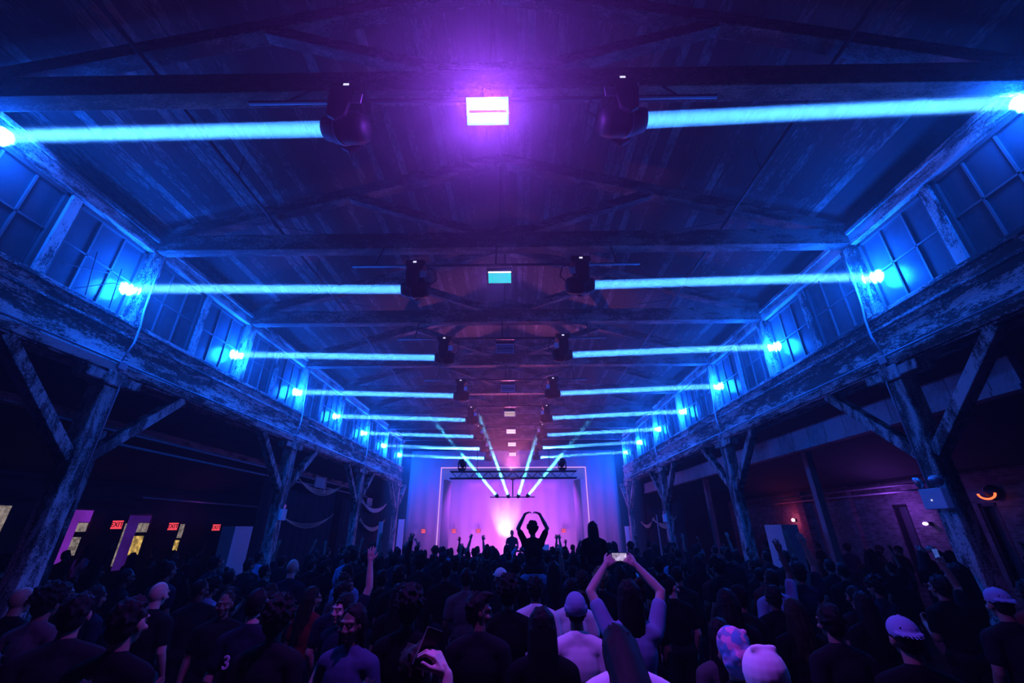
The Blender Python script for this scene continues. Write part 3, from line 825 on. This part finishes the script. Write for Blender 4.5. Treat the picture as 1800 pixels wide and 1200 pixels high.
fix(-3.66, 5.2, 'person with a smooth pale bald head left of the tall white panel', hair=None, shirt='charcoal', skin=3, H=1.75)
fix(-4.75, 4.8, 'person with a bald head by the foot of the first left post', hair=None, shirt='black', skin=0, H=1.75)
fix(2.88, 3.33, 'person wearing a pale blue cap turned backwards', hair='crop', hat='capback', hatm='blue', shirt='black', rot=-.3, H=1.72)
fix(4.75, 4.5, 'person in a pale cap at the far right edge of the crowd', hair='crop', hat='capback', hatm='blue', shirt='charcoal', rot=-.2, H=1.75)
fix(3.85, 3.3, 'person in a plain blue shirt at the lower right corner', hair='short', shirt='blue', sleeve='long', H=1.74, skin=1)
fix(1.62, 3.08, 'person wearing a patterned pink and blue headscarf', hair=None, hat='scarf', hatm='pattern', shirt='black', H=1.70)
fix(3.62, 6.2, 'person in a blue T-shirt with the right arm raised before the white panel', pose='right_up', hair='crop', shirt='blue', skin=2, H=1.78)
fix(-1.56, 3.75, 'person with a broad dark head of curls in front of the number 3 jersey', hair='curly', shirt='charcoal', H=1.76, skin=2)
fix(-2.6, 2.7, 'person in a white shirt lit violet at the lower left', hair='short', shirt='white', rot=.5, H=1.66)
fix(-3.05, 2.75, 'person with rows of light braids at the bottom left', hair='braids', hc='fair', shirt='black', H=1.70, skin=2)
fix(-2.2, 3.1, 'large dark figure in a black coat blocking the lower left', hair='short', shirt='black', sleeve='long', H=1.86)
fix(.5, 5.45, 'person in a white collared top behind the woman with the white tab', hair='short', shirt='white', H=1.76, skin=1)
fix(.95, 5.65, 'person in a pale sleeveless top turned half right', pose='glance_r', hair='short', shirt='white', H=1.72, skin=2)
fix(-.4, 6.4, 'person with short hair and a pale collar in the middle of the crowd', hair='crop', shirt='grey', H=1.78, skin=2)
fix(.05, 6.9, 'person in a white cap in the middle of the crowd', hair='crop', hat='cap', shirt='charcoal', rot=.6, H=1.74)
fix(1.5, 6.8, 'person with fair curly hair just below the second raised rider', hair='curly', hc='fair', shirt='charcoal', H=1.72)
fix(-3.3, 7.4, 'tall person with a pale shaved head before the second left post', hair=None, shirt='navy', skin=3, H=1.84)
fix(2.3, 6.2, 'person turned sideways with a lit cheek right of the phone', pose='profile', hair='bun', shirt='black', skin=3, H=1.7)

# the phone held overhead, its picture towards the camera
t = empty('phone', tuple(ph.matrix_basis @ V((.0, .245, 1.925))), 'phone with a glowing screen held overhead in two hands', 'phone', None, (.12, 0, 0))
MB().box((0, 0, 0), (.155, .009, .078)).build('body', M['black2'], t, bevel=.003)
M['screen'] = glow('phone_screen', (.75, .6, 1.), .95, .8, 24.)
MB().box((0, -.006, 0), (.142, .003, .068)).build('screen', M['screen'], t)

# number and tabs on clothing
M['print'] = plain('violet_print', (.7, .62, .75), .7)
text_part('number', '3', .13, M['print'], j3, (-.07, -.133, 1.25), (PI / 2, 0, 0), .004)
MB().box((.06, -.118, 1.05), (.045, .012, .05)).build('patch', M['print'], j3)
MB().box((0.02, -.136, 1.22), (.09, .008, .014)).build('tab', M['print'], bp)

# the raised riders and those who carry them
fix(.60, 9.0, 'person carrying the dancer with arched arms on the shoulders', hair='short', shirt='blue', H=1.80)
person(.60, 9.02, 'dancer on shoulders, arms arched overhead with joined hands, dark against the stage', pose='rider_arch', hair='curly', shirt='black', z=FLOOR + 1.47 - .80, H=1.70)
fix(1.80, 9.0, 'person carrying the long-haired rider on the shoulders', hair='short', shirt='navy', H=1.80)
person(1.80, 9.02, 'long-haired rider sitting on shoulders with lowered arms, dark against the stage', pose='rider_idle', hair='long', shirt='black', sleeve='long', z=FLOOR + 1.47 - .80, H=1.72)
# performer
person(.02, 21.25, 'performer in a dark vest leaning over the table on stage', pose='dj', hair='crop', shirt='navy', z=.56, H=1.76, rot=PI)

def fg_hand():
    """person at the bottom edge whose right hand reaches up holding a dark phone"""
    mb = MB()
    head(mb, HC, headrot(.3, .1))
    mb.cap((0, -.012, 1.40), .062, (0, .0, 1.56), .053)
    for s in (-1, 1): mb.cap((s * .03, -.012, 1.44), .05, (s * .165, -.005, 1.385), .056)
    mb.ell((0, .005, 1.26), (.165, .108, .19)); mb.ell((0, .005, 1.07), (.138, .097, .17)); mb.ell((0, -.01, .93), (.163, .112, .13))
    sh, el, wr = V((.19, 0, 1.41)), V((.33, .10, 1.50)), V((.30, .20, 1.74))
    mb.cap((.15, 0, 1.4), .06, sh, .056); mb.cap(sh, .053, el, .042); mb.cap(el, .042, el.lerp(wr, .4), .042); mb.cap(el.lerp(wr, .4), .042, wr, .03)
    hand(mb, wr, (-.55, .12, .8), (-.75, .2, -.55), .62, 1, 1.05, .16)
    sh, el, wr = [mir(p, -1) for p in ARMS['down'][:3]]
    mb.cap((-.15, 0, 1.4), .06, sh, .056); mb.cap(sh, .053, el, .041); mb.cap(el, .041, wr, .028)
    hand(mb, wr, (0, .35, -1), (1, 0, 0), .45, 1)
    for s in (-1, 1):
        mb.cap((s * .09, -.005, .9), .09, (s * .1, .02, .5), .058); mb.cap((s * .1, .02, .5), .057, (s * .105, -.02, .12), .038); mb.cap((s * .105, -.03, .05), .042, (s * .115, .13, .035), .03)
    return fuse(mb, .005, 2, 'body')
ARMS['reach'] = ((.19, 0, 1.41), (.33, .10, 1.50), (.30, .20, 1.74), (-.55, .12, .8), (-.75, .2, -.55), .62)
NHX, NHY, NHS = -.30, 2.0, .98
b = put('person', fg_hand(), SKINS[3]); b.location = (NHX, NHY, FLOOR); b.scale = (NHS,) * 3
tag(b, 'person at the bottom edge whose pale hand reaches up around a dark phone', 'person')
FIX.append((NHX, NHY))
put('shirt', shirt_mesh('shirt', 'down', 'reach', 'short'), M['cloth_black'], b); put('trousers', CACHE[('t', 0)], M['cloth_black'], b)
h = put('hair', cached(('h', 'short'), lambda: hair_mesh('short')), M['hair_dark'], b); h.location = HC
t = empty('phone', tuple(b.location + V((.205, .245, 1.83)) * NHS), 'dark phone held in a pale hand at the bottom edge', 'phone', None, (.2, .35, .5))
MB().box((0, 0, 0), (.075, .009, .155)).build('body', M['black2'], t, bevel=.003)
MB().box((-.0385, 0, 0), (.004, .007, .15)).build('rim', M['steel'], t)

# second phone, lit pale, far right
pr = fix(5.35, 5.75, 'person at the far right holding up a pale phone', pose='fist', hair='short', shirt='black', H=1.74)
t = empty('phone', tuple(pr.matrix_basis @ V((.245, .16, 1.97))), 'pale phone held above the crowd at the far right', 'phone', None, (-.1, 0, .1))
MB().box((0, 0, 0), (.078, .009, .155)).build('body', M['black2'], t, bevel=.003)
M['screen2'] = glow('phone_screen_dim', (.1, .22, 1.), .5, .5, 18.)
MB().box((0, -.006, 0), (.07, .003, .142)).build('screen', M['screen2'], t)

# dancers with raised hands dark against the stage
for x, y, ps, lab in ((-.95, 13.2, 'both_up', 'person with both hands up, dark against the yellow glow'), (-3.1, 13.0, 'fist', 'person with a bent raised arm near the left upright of the stage frame'),
                      (1.35, 14.0, 'right_up', 'person with one hand up between the two raised riders'), (1.75, 14.2, 'left_up', 'person with one thin arm up just left of the long-haired rider')):
    fix(x, y, lab, pose=ps, hair='short', shirt='black', H=1.76)

# the rest of the crowd
rc = random.Random(5)
pts = list(FIX)
HAIRN = {'short': 'short dark hair', 'crop': 'cropped dark hair', 'long': 'long dark hair', 'curly': 'curly dark hair', 'bun': 'a dark hair bun', 'tail': 'a dark ponytail', 'wavy': 'long wavy hair', 'cap': 'a cap', 'beanie': 'a beanie', 'bald': 'a bald head'}
def crowd(n, x0, x1, y0, y1, where, gap):
    k = tries = 0
    while k < n and tries < n * 400:
        tries += 1
        x = rc.uniform(x0, x1); y = y0 + (y1 - y0) * rc.random() ** .85
        if any((x - a) ** 2 + (y - b_) ** 2 < gap * gap for a, b_ in pts): continue
        if any(abs(abs(x) - W) < .45 and abs(y - q) < .5 for q in PY): continue
        if (x - .31) ** 2 + y * y < 1.9 ** 2: continue
        if abs(x) > W - .5 and abs(x) < W + .5 and x0 * x1 < 0: continue
        if any(abs(x - a) < .3 and 0 < b_ - y < .9 for a, b_ in FIX): continue
        if abs(x + 7.6) < .55 and abs(y - 12.65) < .8: continue
        if 7.0 < abs(x) < 7.9 and 12.9 < y: continue
        if abs(x - 7.9) < .6 and abs(y - 13.2) < .8: continue
        if any(abs(x - a) < .4 and abs(y - b_) < .45 for a, b_ in ((9.1, 20.3), (9.1, 12.9), (-9.4, 9.4), (-9.4, 21.5))): continue
        pts.append((x, y))
        hk = rc.choices(('short', 'crop', 'long', 'curly', 'bun', 'tail', 'wavy', 'cap', 'beanie', 'bald'), (34, 16, 18, 9, 5, 6, 8, 3, 1, 2))[0]
        sh = rc.choices(('black', 'charcoal', 'navy', 'grey', 'white', 'blue', 'red'), (46, 24, 16, 6, 2, 5, 2))[0]
        ps = rc.choices(('idle', 'glance_l', 'glance_r', 'profile', 'right_up', 'left_up', 'fist', 'phone', 'both_up'), (66, 9, 9, 5, 3, 2, 2, 2, 1))[0]
        if y < 6 and ps in ('right_up', 'left_up', 'phone', 'both_up', 'fist'): ps = 'idle'
        zone = where if where != 'nave' else ('in the crowd nearest the camera' if y < 5.5 else 'in the middle rows' if y < 10.5 else 'in the far rows')
        pose_txt = {'idle': '', 'glance_l': ' looking left,', 'glance_r': ' looking right,', 'profile': ' turned sideways,', 'right_up': ' right arm up,', 'left_up': ' left arm up,', 'fist': ' fist raised,', 'phone': ' both hands raised,', 'both_up': ' both arms up,'}[ps]
        lab = 'person with %s, %s top,%s %s' % (HAIRN[hk], sh if sh not in ('charcoal',) else 'dark grey', pose_txt, zone)
        hat = hk if hk in ('cap', 'beanie') else None
        hr = {'cap': 'crop', 'beanie': 'crop', 'bald': None}.get(hk, hk)
        rot = rc.gauss(0, .3) + (0 if rc.random() > .04 else PI)
        aim = math.atan2(x, 21 - y) * .8     # everyone faces the stage
        person(x, y, lab, lab, ps, hr, rc.choice(('dark', 'dark', 'dark', 'brown')), sh, rc.choice(('short', 'short', 'long')), rc.randrange(3), rc.uniform(1.6, 1.86), rot + aim * .35, pants=rc.choice(('black', 'charcoal', 'jeans')), hat=hat, hatm=rc.choice(('black', 'grey', 'white', 'navy')))
        k += 1
    return k
crowd(200, -6.2, 6.2, 2.3, 17.6, 'nave', .56)
crowd(30, -12.6, -7.2, 7.0, 19.0, 'in the left aisle', .6)
crowd(28, 7.2, 12.6, 6.5, 19.0, 'in the right aisle', .6)
print('people', NPEOPLE + 1)
# ------------------------------------------------------------------ stage
M['backdrop'] = plain('pale_backdrop', (.62, .6, .64), .9, 0, .1, 1.)
M['portalglow'] = glow('frame_glow', (.85, .4, 1.), 1.0)  # brightness of the stage frame comes from emission in its material
M['stageblack'] = plain('stage_black', (.02, .02, .022), .6)
o = MB().box((0, 21.9, .28), (9.6, 4.6, .56)).build('stage', M['stageblack'], None, bevel=.02)
tag(o, 'low black stage platform at the far end of the hall', 'stage')
o = MB()
cols = 60
vs = []; fs = []
for i in range(cols + 1):
    x = -6.4 + 12.8 * i / cols
    yy = 26.6 + .05 * math.sin(i * 1.9)
    vs += [(x, yy, .1), (x, yy, 6.9)]
    if i: fs.append((2 * i - 2, 2 * i, 2 * i + 1, 2 * i - 1))
o.add(vs, fs)
o = o.build('stage_backdrop', M['backdrop'], None, smooth=True)
sm = o.modifiers.new('thick', 'SOLIDIFY'); sm.thickness = .02
tag(o, 'pale cloth backdrop behind the stage, washed in violet light', 'backdrop')
t = empty('stage_portal', (0.08, 22.2, 0), 'thin glowing violet-white rectangular frame standing around the stage', 'stage frame')
MB().box((0, 0, 5.3), (7.55, .05, .05)).build('top_bar', M['portalglow'], t)
for x in (-3.75, 3.75):
    MB().box((x, 0, 2.93), (.045, .05, 4.74)).build('upright', M['portalglow'], t)
o = MB().box((.08, 22.5, 5.02), (7.4, .04, .56)).build('stage_valance', M['whitecloth'], None)
tag(o, 'header cloth hanging just under the top of the glowing stage frame', 'valance')
for s in (-1, 1):
    mb = MB(); vs = []; fs = []
    for i in range(13):
        yy = 22.6 + .1 * i; x = s * (3.6 - .02 * i + .03 * math.sin(i * 2.3))
        vs += [(x, yy, .6), (x, yy, 4.78)]
        if i: fs.append((2 * i - 2, 2 * i, 2 * i + 1, 2 * i - 1))
    mb.add(vs, fs); o = mb.build('stage_drape', M['whitecloth'], None, smooth=True)
    sm = o.modifiers.new('thick', 'SOLIDIFY'); sm.thickness = .02
    tag(o, 'side drape closing the %s wing of the stage' % ('left' if s < 0 else 'right'), 'curtain')
# box truss over the stage
t = empty('stage_truss', (0.1, 20, 4.68), 'grey lattice box truss hung above the front of the stage', 'truss')
ch = MB(); lc = MB()
for a, b in ((-.15, -.15), (.15, -.15), (-.15, .15), (.15, .15)):
    ch.tube([(-2.95, a, b), (2.95, a, b)], .025, 8)
for k in range(20):
    x = -2.9 + .29 * k; q = 1 if k % 2 else -1
    for a in (-.15, .15):
        lc.tube([(x, a, -.15 * q), (x + .29, a, .15 * q)], .012, 6)
        lc.tube([(x, -.15 * q, a), (x + .29, .15 * q, a)], .012, 6)
ch.build('chords', M['black2'], t, smooth=True); lc.build('lattice', M['black2'], t)
for x in (-1.7, 1.7):
    MB().tube([(x, 0, .15), (x, 0, 3.2)], .012, 6).build('suspension_cable', M['black2'], t)
for s in (-1, 1):
    t = empty('stage_light', (s * 2.36 + .05, 20, 5.09), 'black stage light standing on the %s end of the stage truss' % ('left' if s < 0 else 'right'), 'stage light')
    MB().box((0, 0, -.16), (.3, .28, .12)).build('base', M['black'], t, bevel=.015)
    MB().box((-.17, 0, .02), (.04, .12, .34)).box((.17, 0, .02), (.04, .12, .34)).build('yoke', M['black'], t)
    MB().lathe([(.06, -.2), (.12, -.14), (.14, .05), (.12, .18), (.1, .19)], (0, 0, .12), (s * .2, -.4, .8), 20).build('head', M['black'], t, smooth=True)
# small centre bar with the four beam lights
t = empty('lighting_pole', (.05, 22.3, 4.75), 'short vertical pole dropping from the stage header between the four beams', 'pole')
MB().tube([(0, 0, 0), (0, 0, -.85)], .03, 8).build('pipe', M['black2'], t)
MB().box((0, 0, -.02), (.2, .1, .1)).build('clamp', M['black2'], t)
SB = [(-.82, -4.0, 'outermost left'), (-.21, -1.55, 'inner left'), (.36, 1.6, 'inner right'), (.88, 4.1, 'outermost right')]
o = MB().box((.03, 22.36, 3.86), (2.3, .1, .05)).build('stage_bar', M['black2'], None)
tag(o, 'dark horizontal bar carrying the four small beam lights above the stage', 'bar')
for x, xe, lab in SB:
    a = Vector((x, 22.1, 3.98)); e = Vector((xe, 18.86, 7.42))
    d = (e - a).normalized(); e = a + d * 2.9
    t = empty('beam_light', a, 'small beam light above the stage throwing the %s of the four cyan beams' % lab, 'stage light')
    hd = MB().lathe([(.05, -.22), (.085, -.18), (.09, 0), (.08, .01)], (0, 0, 0), d, 16).build('head', M['black'], t, smooth=True)
    MB().lathe([(.065, 0), (.065, .004)], d * .015, d, 16).build('lens', M['lens'], hd)
    MB().box((0, .14, -.06), (.05, .1, .14)).build('bracket', M['black2'], t)
    b = MB().tube([a + d * .03, e], [.072, .15], 18).build('light_beam', M['beamhaze'])
    beam_core(b, a, e, d, (e - a).length, .04, .08)
    tag(b, 'cyan light beam fanning up from the stage, %s of the four' % lab, 'light beam', 'four beams fanning from the stage', 'thing')
    light('AREA', 'beam_lamp', a + d * .03, 110, (.06, .55, 1.0), d, shape='DISK', size=.13, spread=math.radians(1.6))
# desk of the performer
t = empty('dj_table', (.9, 20.75, .56), 'black table with mixing gear in front of the performer on stage', 'table')
MB().box((0, 0, .92), (2.3, .7, .06)).build('table_top', M['stageblack'], t, bevel=.01)
for x in (-1.08, 1.08):
    for y in (-.28, .28):
        MB().box((x, y, .45), (.05, .05, .9)).build('leg', M['stageblack'], t)
for i, (x, w, lab) in enumerate(((-.35, .36, 'flat mixer on the stage table nearest the performer'), (.25, .42, 'larger deck in the middle of the stage table'))):
    t = empty('mixing_deck', (.9 + x, 20.7, 1.51), lab, 'mixer')
    bd = MB().box((0, 0, .05), (w, .36, .1)).build('body', M['stageblack'], t, bevel=.01)
    MB().lathe([(.13, 0), (.13, .02)], (0, 0, .1), (0, 0, 1), 20).build('platter', M['steel'], bd)
    for q in (-1, 0, 1): MB().lathe([(.015, 0), (.012, .025)], (q * .1, -.14, .1), (0, 0, 1), 10).build('knob', M['whiteedge'], bd)
o = MB().box((1.55, 20.72, 1.63), (.3, .05, .22)).build('white_monitor', M['whitepaint'], None, bevel=.005)
tag(o, 'small white panel standing on the end of the stage table', 'monitor')
# stage wash
light('AREA', 'stage_wash', (0, 23.4, 4.6), 420, (.40, .06, .85), (0, .75, -.65), shape='RECTANGLE', size=5, size_y=.3)
light('AREA', 'stage_wash', (0, 24.2, .8), 300, (.75, .13, .8), (0, 1, .55), shape='RECTANGLE', size=5.5, size_y=.3)
light('SPOT', 'warm_spot', (-.45, 25.5, .6), 1100, (1, .78, .36), (0.0, .38, 1), spot_size=math.radians(42), spot_blend=1.0, shadow_soft_size=.08)
light('SPOT', 'stage_front', (0, 19.5, 4.9), 1500, (1.0, .16, .42), (0, -1, .40), spot_size=math.radians(62), spot_blend=.5, shadow_soft_size=.15)
light('POINT', 'stage_front_fill', (0, 19.4, 4.4), 30, (.6, .12, .9), shadow_soft_size=.2)  # added fill lamp brightening the header cloth from in front

# exit signs
M['exit_red'] = glow('exit_face', (1, .07, .1), .95)
M['exit_letters'] = plain('exit_lettering', (.08, .005, .01), .6)
M['exit_far'] = glow('exit_face_far', (1, .1, .12), 1.6)
def exit_sign(loc, lab, w=.36, h=.25, far=False, rot=0):
    t = empty('exit_sign', loc, lab, 'exit sign', None, (0, 0, rot))
    MB().box((0, .03, 0), (w + .03, .06, h + .03)).build('housing', M['black2'], t)
    fc = MB().box((0, -.004, 0), (w, .008, h)).build('face', M['exit_far'] if far else M['exit_red'], t)
    text_part('lettering', 'EXIT', h * .8, M['exit_letters'], fc, (0, -.01, 0), (PI / 2, 0, 0))
    MB().tube([(0, .03, h / 2), (0, .03, h / 2 + .25)], .012, 6).build('hanger', M['black2'], t)
exit_sign((-12.75, 14.45, 2.55), 'red EXIT sign nearest the camera, left of the yellow lit window')
exit_sign((-12.75, 16.85, 2.51), 'middle of the three red EXIT signs along the left outer wall')
exit_sign((9.3, 24.6, 2.7), 'tiny orange-red EXIT sign deep in the right aisle beyond the drape', .2, .12, True)
exit_sign((-12.75, 19.3, 2.48), 'red EXIT sign above the white upright panel on the left', .34, .24)
for x, lab in ((-5.2, 'small red EXIT sign glowing left of the stage frame'), (-3.42, 'small red EXIT sign just inside the left upright of the stage frame'), (-2.0, 'small red EXIT sign on the backdrop nearest the yellow glow'), (2.95, 'small red EXIT sign between the two people raised on shoulders')):
    exit_sign((x, 26.2, 2.28), lab, .24, .2, True)

# white upright boards, junction boxes, emergency light
def upright(x, y, w, d, lab):
    t = empty('upright_panel', (x, y, 0), lab, 'panel')
    MB().box((0, 0, 1.27), (w, d, 2.42)).build('board', M['whitepaint'], t, bevel=.006)
    MB().box((0, 0, .03), (w + .2, d + .1, .06)).build('base', M['black2'], t)
upright(-7.62, 12.65, .36, .82, 'tall white upright panel standing in the crowd before the left drape')
upright(7.95, 13.2, .46, .86, 'tall white upright panel standing in the crowd of the right aisle, red lamp behind it')
t = empty('emergency_light', (6.43, 6.5, 2.78), 'white emergency light box with two round lamps on the first right post', 'emergency light')
MB().box((0, 0, 0), (.1, .36, .28)).build('body', M['whitepaint'], t, bevel=.01)
for d in (-1, 1):
    MB().lathe([(.03, -.04), (.075, -.02), (.085, .03), (.08, .04)], (-.02, d * .14, .24), (-.8, d * .35, -.3), 16).build('lamp', M['steel'], t, smooth=True)
    MB().tube([(0, d * .1, .13), (0, d * .13, .22)], .01, 6).build('lamp_stem', M['black2'], t)  # stem joining the lamp to the box
MB().lathe([(.012, 0), (.008, .008)], (-.05, .02, -.02), (-1, 0, 0), 10).build('indicator', M['label'], t)
for s, y, lab in ((-1, 12.75, 'small white junction box on the second left post'), (1, 18.9, 'small white junction box on the third right post')):
    t = empty('junction_box', (s * 6.49, y, 2.78), lab, 'junction box')
    MB().box((0, 0, 0), (.1, .26, .3)).build('body', M['whitepaint'], t, bevel=.01)
    MB().lathe([(.02, 0), (.016, .01)], (-s * .05, -.05, -.05), (-s, 0, 0), 10).build('indicator', M['whiteedge'], t)
    MB().box((0, 0, .22), (.06, .1, .1)).build('lamp', M['steel'], t)

# drapes hung in the aisles behind the posts, swagged at the top
def drape(s, y0, y1, zt, sag, lab, x=7.45):
    mb = MB(); vs = []; fs = []; n = 48; m = 8
    for i in range(n + 1):
        u = i / n; yy = y0 + (y1 - y0) * u
        top = zt - sag * 4 * u * (1 - u)
        for j in range(m + 1):
            z = .05 + (top - .05) * j / m
            vs.append((s * (x + .06 * math.sin(i * 1.35 + .3 * j / m)), yy, z))
    for i in range(n):
        for j in range(m):
            a = i * (m + 1) + j
            fs.append((a, a + 1, a + m + 2, a + m + 1))
    mb.add(vs, fs)
    o = mb.build('black_drape', M['drape'], None, smooth=True)
    q = o.modifiers.new('thick', 'SOLIDIFY'); q.thickness = .015
    tag(o, lab, 'curtain', 'black drapes between the posts')
drape(-1, 13.1, 18.6, 3.95, .35, 'black drape with a sagging top between the second and third left posts')
drape(-1, 19.3, 24.8, 3.75, .45, 'black drape with a sagging top between the third and last left posts')
drape(1, 19.3, 24.8, 3.6, .3, 'black drape between the third and last right posts')
def swag(s, y0, y1, z, sag, n, r, mat, lab, x=7.2, cat='cable'):
    t = empty('cable_swag', (s * x, y0, z), lab, cat)
    for k in range(n):
        pts = []
        for i in range(17):
            u = i / 16
            pts.append((.02 * k, (y1 - y0) * u, -(sag + .09 * k) * 4 * u * (1 - u) + .03 * k))
        MB().tube(pts, r, 6).build('hanging_strand', mat, t, smooth=True)
swag(-1, 13.6, 17.9, 2.9, .34, 3, .012, M['cable'], 'thin cables sagging across the drape behind the second left post')
swag(-1, 21.0, 24.9, 2.8, .36, 3, .04, M['cable'], 'thick pale cables sagging across the drape by the last left post')
swag(-1, 20.9, 24.8, 3.62, .3, 3, .055, M['whitecloth'], 'white cloth swag gathered along the top of the drape by the last left post', cat='cloth')
swag(-1, 14.2, 18.4, 4.05, .3, 4, .018, M['cable'], 'loops of cable hanging under the left beam above the drape')
swag(1, 19.6, 23.0, 2.8, .22, 4, .025, M['cable'], 'pale cables sagging from the third right post across the drape')
swag(1, 23.1, 25.2, 2.7, .16, 3, .03, M['cable'], 'short pale cables sagging by the last right post')
for x, y, z0, z1, w, lab in ((-6.75, 23.0, .2, 2.75, .22, 'white upright strip in front of the left drape'), (-6.35, 25.5, .2, 2.9, .34, 'white upright panel standing in for the lit edge of the last left post'), (6.5, 25.6, .2, 2.5, .3, 'white upright panel at the right edge of the stage area'), (7.1, 21.9, .2, 3.0, .05, 'thin white pole in front of the right drape')):  # left stage-edge panel is added in place of the post's lit edge
    o = MB().box((x, y, (z0 + z1) / 2), (w, .06, z1 - z0)).box((x, y, .1), (w + .1, .3, .2)).build('white_strip' if w > .1 else 'white_pole', M['whitepaint'], None)
    tag(o, lab, 'panel' if w > .1 else 'pole')
for y, z, a, b, lab in ((17.8, 4.15, .9, .4, 'pale hanging panel above the drape between the second and third left posts'), (24.2, 3.75, .8, .42, 'pale hanging panel above the drape by the last left post')):
    o = MB().box((-7.9, y, z), (.05, a, b)).build('hanging_panel', M['whitecloth'], None)
    tag(o, lab, 'panel')

# lamps of the right aisle
M['red_lamp'] = glow('red_lamp', (1, .25, .35), 14)
M['orange_lamp'] = glow('orange_ring', (1, .13, .04), 2.2)
M['violet_lamp'] = glow('violet_lamp', (.7, .35, 1), 5)
t = empty('wall_lamp', (13.0, 20.8, 2.72), 'small pink-red lamp on the brick wall just above the right white panel', 'lamp')
MB().ell((0, 0, 0), (.07, .07, .07)).build('bulb', M['red_lamp'], t, smooth=True)
MB().box((.1, 0, 0), (.1, .1, .1)).build('base', M['black2'], t)
light('POINT', 'red_glow', (12.6, 20.8, 2.72), 14, (1, .05, .22), shadow_soft_size=.08)
t = empty('ring_lamp', (12.85, 11.85, 3.22), 'round lamp with a glowing orange lower rim on the right outer wall', 'lamp')
pts = [(0, .22 * math.cos(a), .14 * math.sin(a)) for a in [PI + PI * k / 14 for k in range(15)]]
MB().tube(pts, .025, 8).build('glowing_rim', M['orange_lamp'], t, smooth=True)
MB().lathe([(.1, 0), (.2, .1), (.2, .16)], (.05, 0, .02), (1, 0, 0), 20).build('housing', M['black2'], t, smooth=True)
t = empty('wall_lamp', (12.95, 14.1, 2.5), 'small white-violet lamp low on the brick wall of the right aisle', 'lamp')
MB().ell((0, 0, 0), (.06, .08, .05)).build('bulb', M['violet_lamp'], t, smooth=True)
MB().box((.12, 0, 0), (.12, .1, .1)).build('base', M['black2'], t)
light('POINT', 'violet_glow', (12.3, 14.6, 3.0), 45, (.34, .08, 1), shadow_soft_size=.08)
light('POINT', 'violet_glow', (-12.2, 17.5, 3.0), 5, (.5, .06, .8), shadow_soft_size=.1)

# ------------------------------------------------------------------ haze, world, view
M['roofhaze'] = hazemat('roof_haze', .0095, .6)
pr = [(-6.45, 4.75), (6.45, 4.75), (6.45, 7.8), (0, 9.75), (-6.45, 7.8)]
o = MB().add([(x, y, z) for y in (-3.2, 20.4) for x, z in pr], [(0, 1, 2, 3, 4), (9, 8, 7, 6, 5)] + [(i, (i + 1) % 5, 5 + (i + 1) % 5, 5 + i) for i in range(5)]).build('roof_haze', M['roofhaze'], None)
tag(o, 'thin smoke haze gathered under the board roof', 'haze', None, 'stuff')
M['stagefog'] = hazemat('stage_fog', .07, .1)
o = MB().box((0, 23.45, 3.4), (12.4, 5.9, 5.6)).build('stage_haze', M['stagefog'], None)
tag(o, 'violet haze hanging around the stage', 'haze', None, 'stuff')
wd = bpy.data.worlds.new('world'); SC.world = wd; wd.use_nodes = True
nt = wd.node_tree; nt.nodes.clear()
ow = nt.nodes.new('ShaderNodeOutputWorld')
bg = nt.nodes.new('ShaderNodeBackground'); bg.inputs[0].default_value = (0, 0, 0, 1); bg.inputs[1].default_value = 0
vs_ = nt.nodes.new('ShaderNodeVolumeScatter'); vs_.inputs['Density'].default_value = .0022; vs_.inputs['Anisotropy'].default_value = .6
nt.links.new(bg.outputs[0], ow.inputs[0]); nt.links.new(vs_.outputs[0], ow.inputs[1])
vw = SC.view_settings
SC.display_settings.display_device = 'sRGB'
vw.view_transform = 'Standard'; vw.look = 'None'; vw.gamma = 1; vw.exposure = 0; vw.use_curve_mapping = False
cy = SC.cycles
cy.max_bounces = 5; cy.diffuse_bounces = 2; cy.glossy_bounces = 2; cy.transparent_max_bounces = 12; cy.transmission_bounces = 2; cy.volume_bounces = 0
cy.sample_clamp_indirect = 1.5; cy.sample_clamp_direct = 0
cy.use_denoising = True; cy.use_adaptive_sampling = True; cy.adaptive_threshold = .018
cy.caustics_reflective = False; cy.caustics_refractive = False
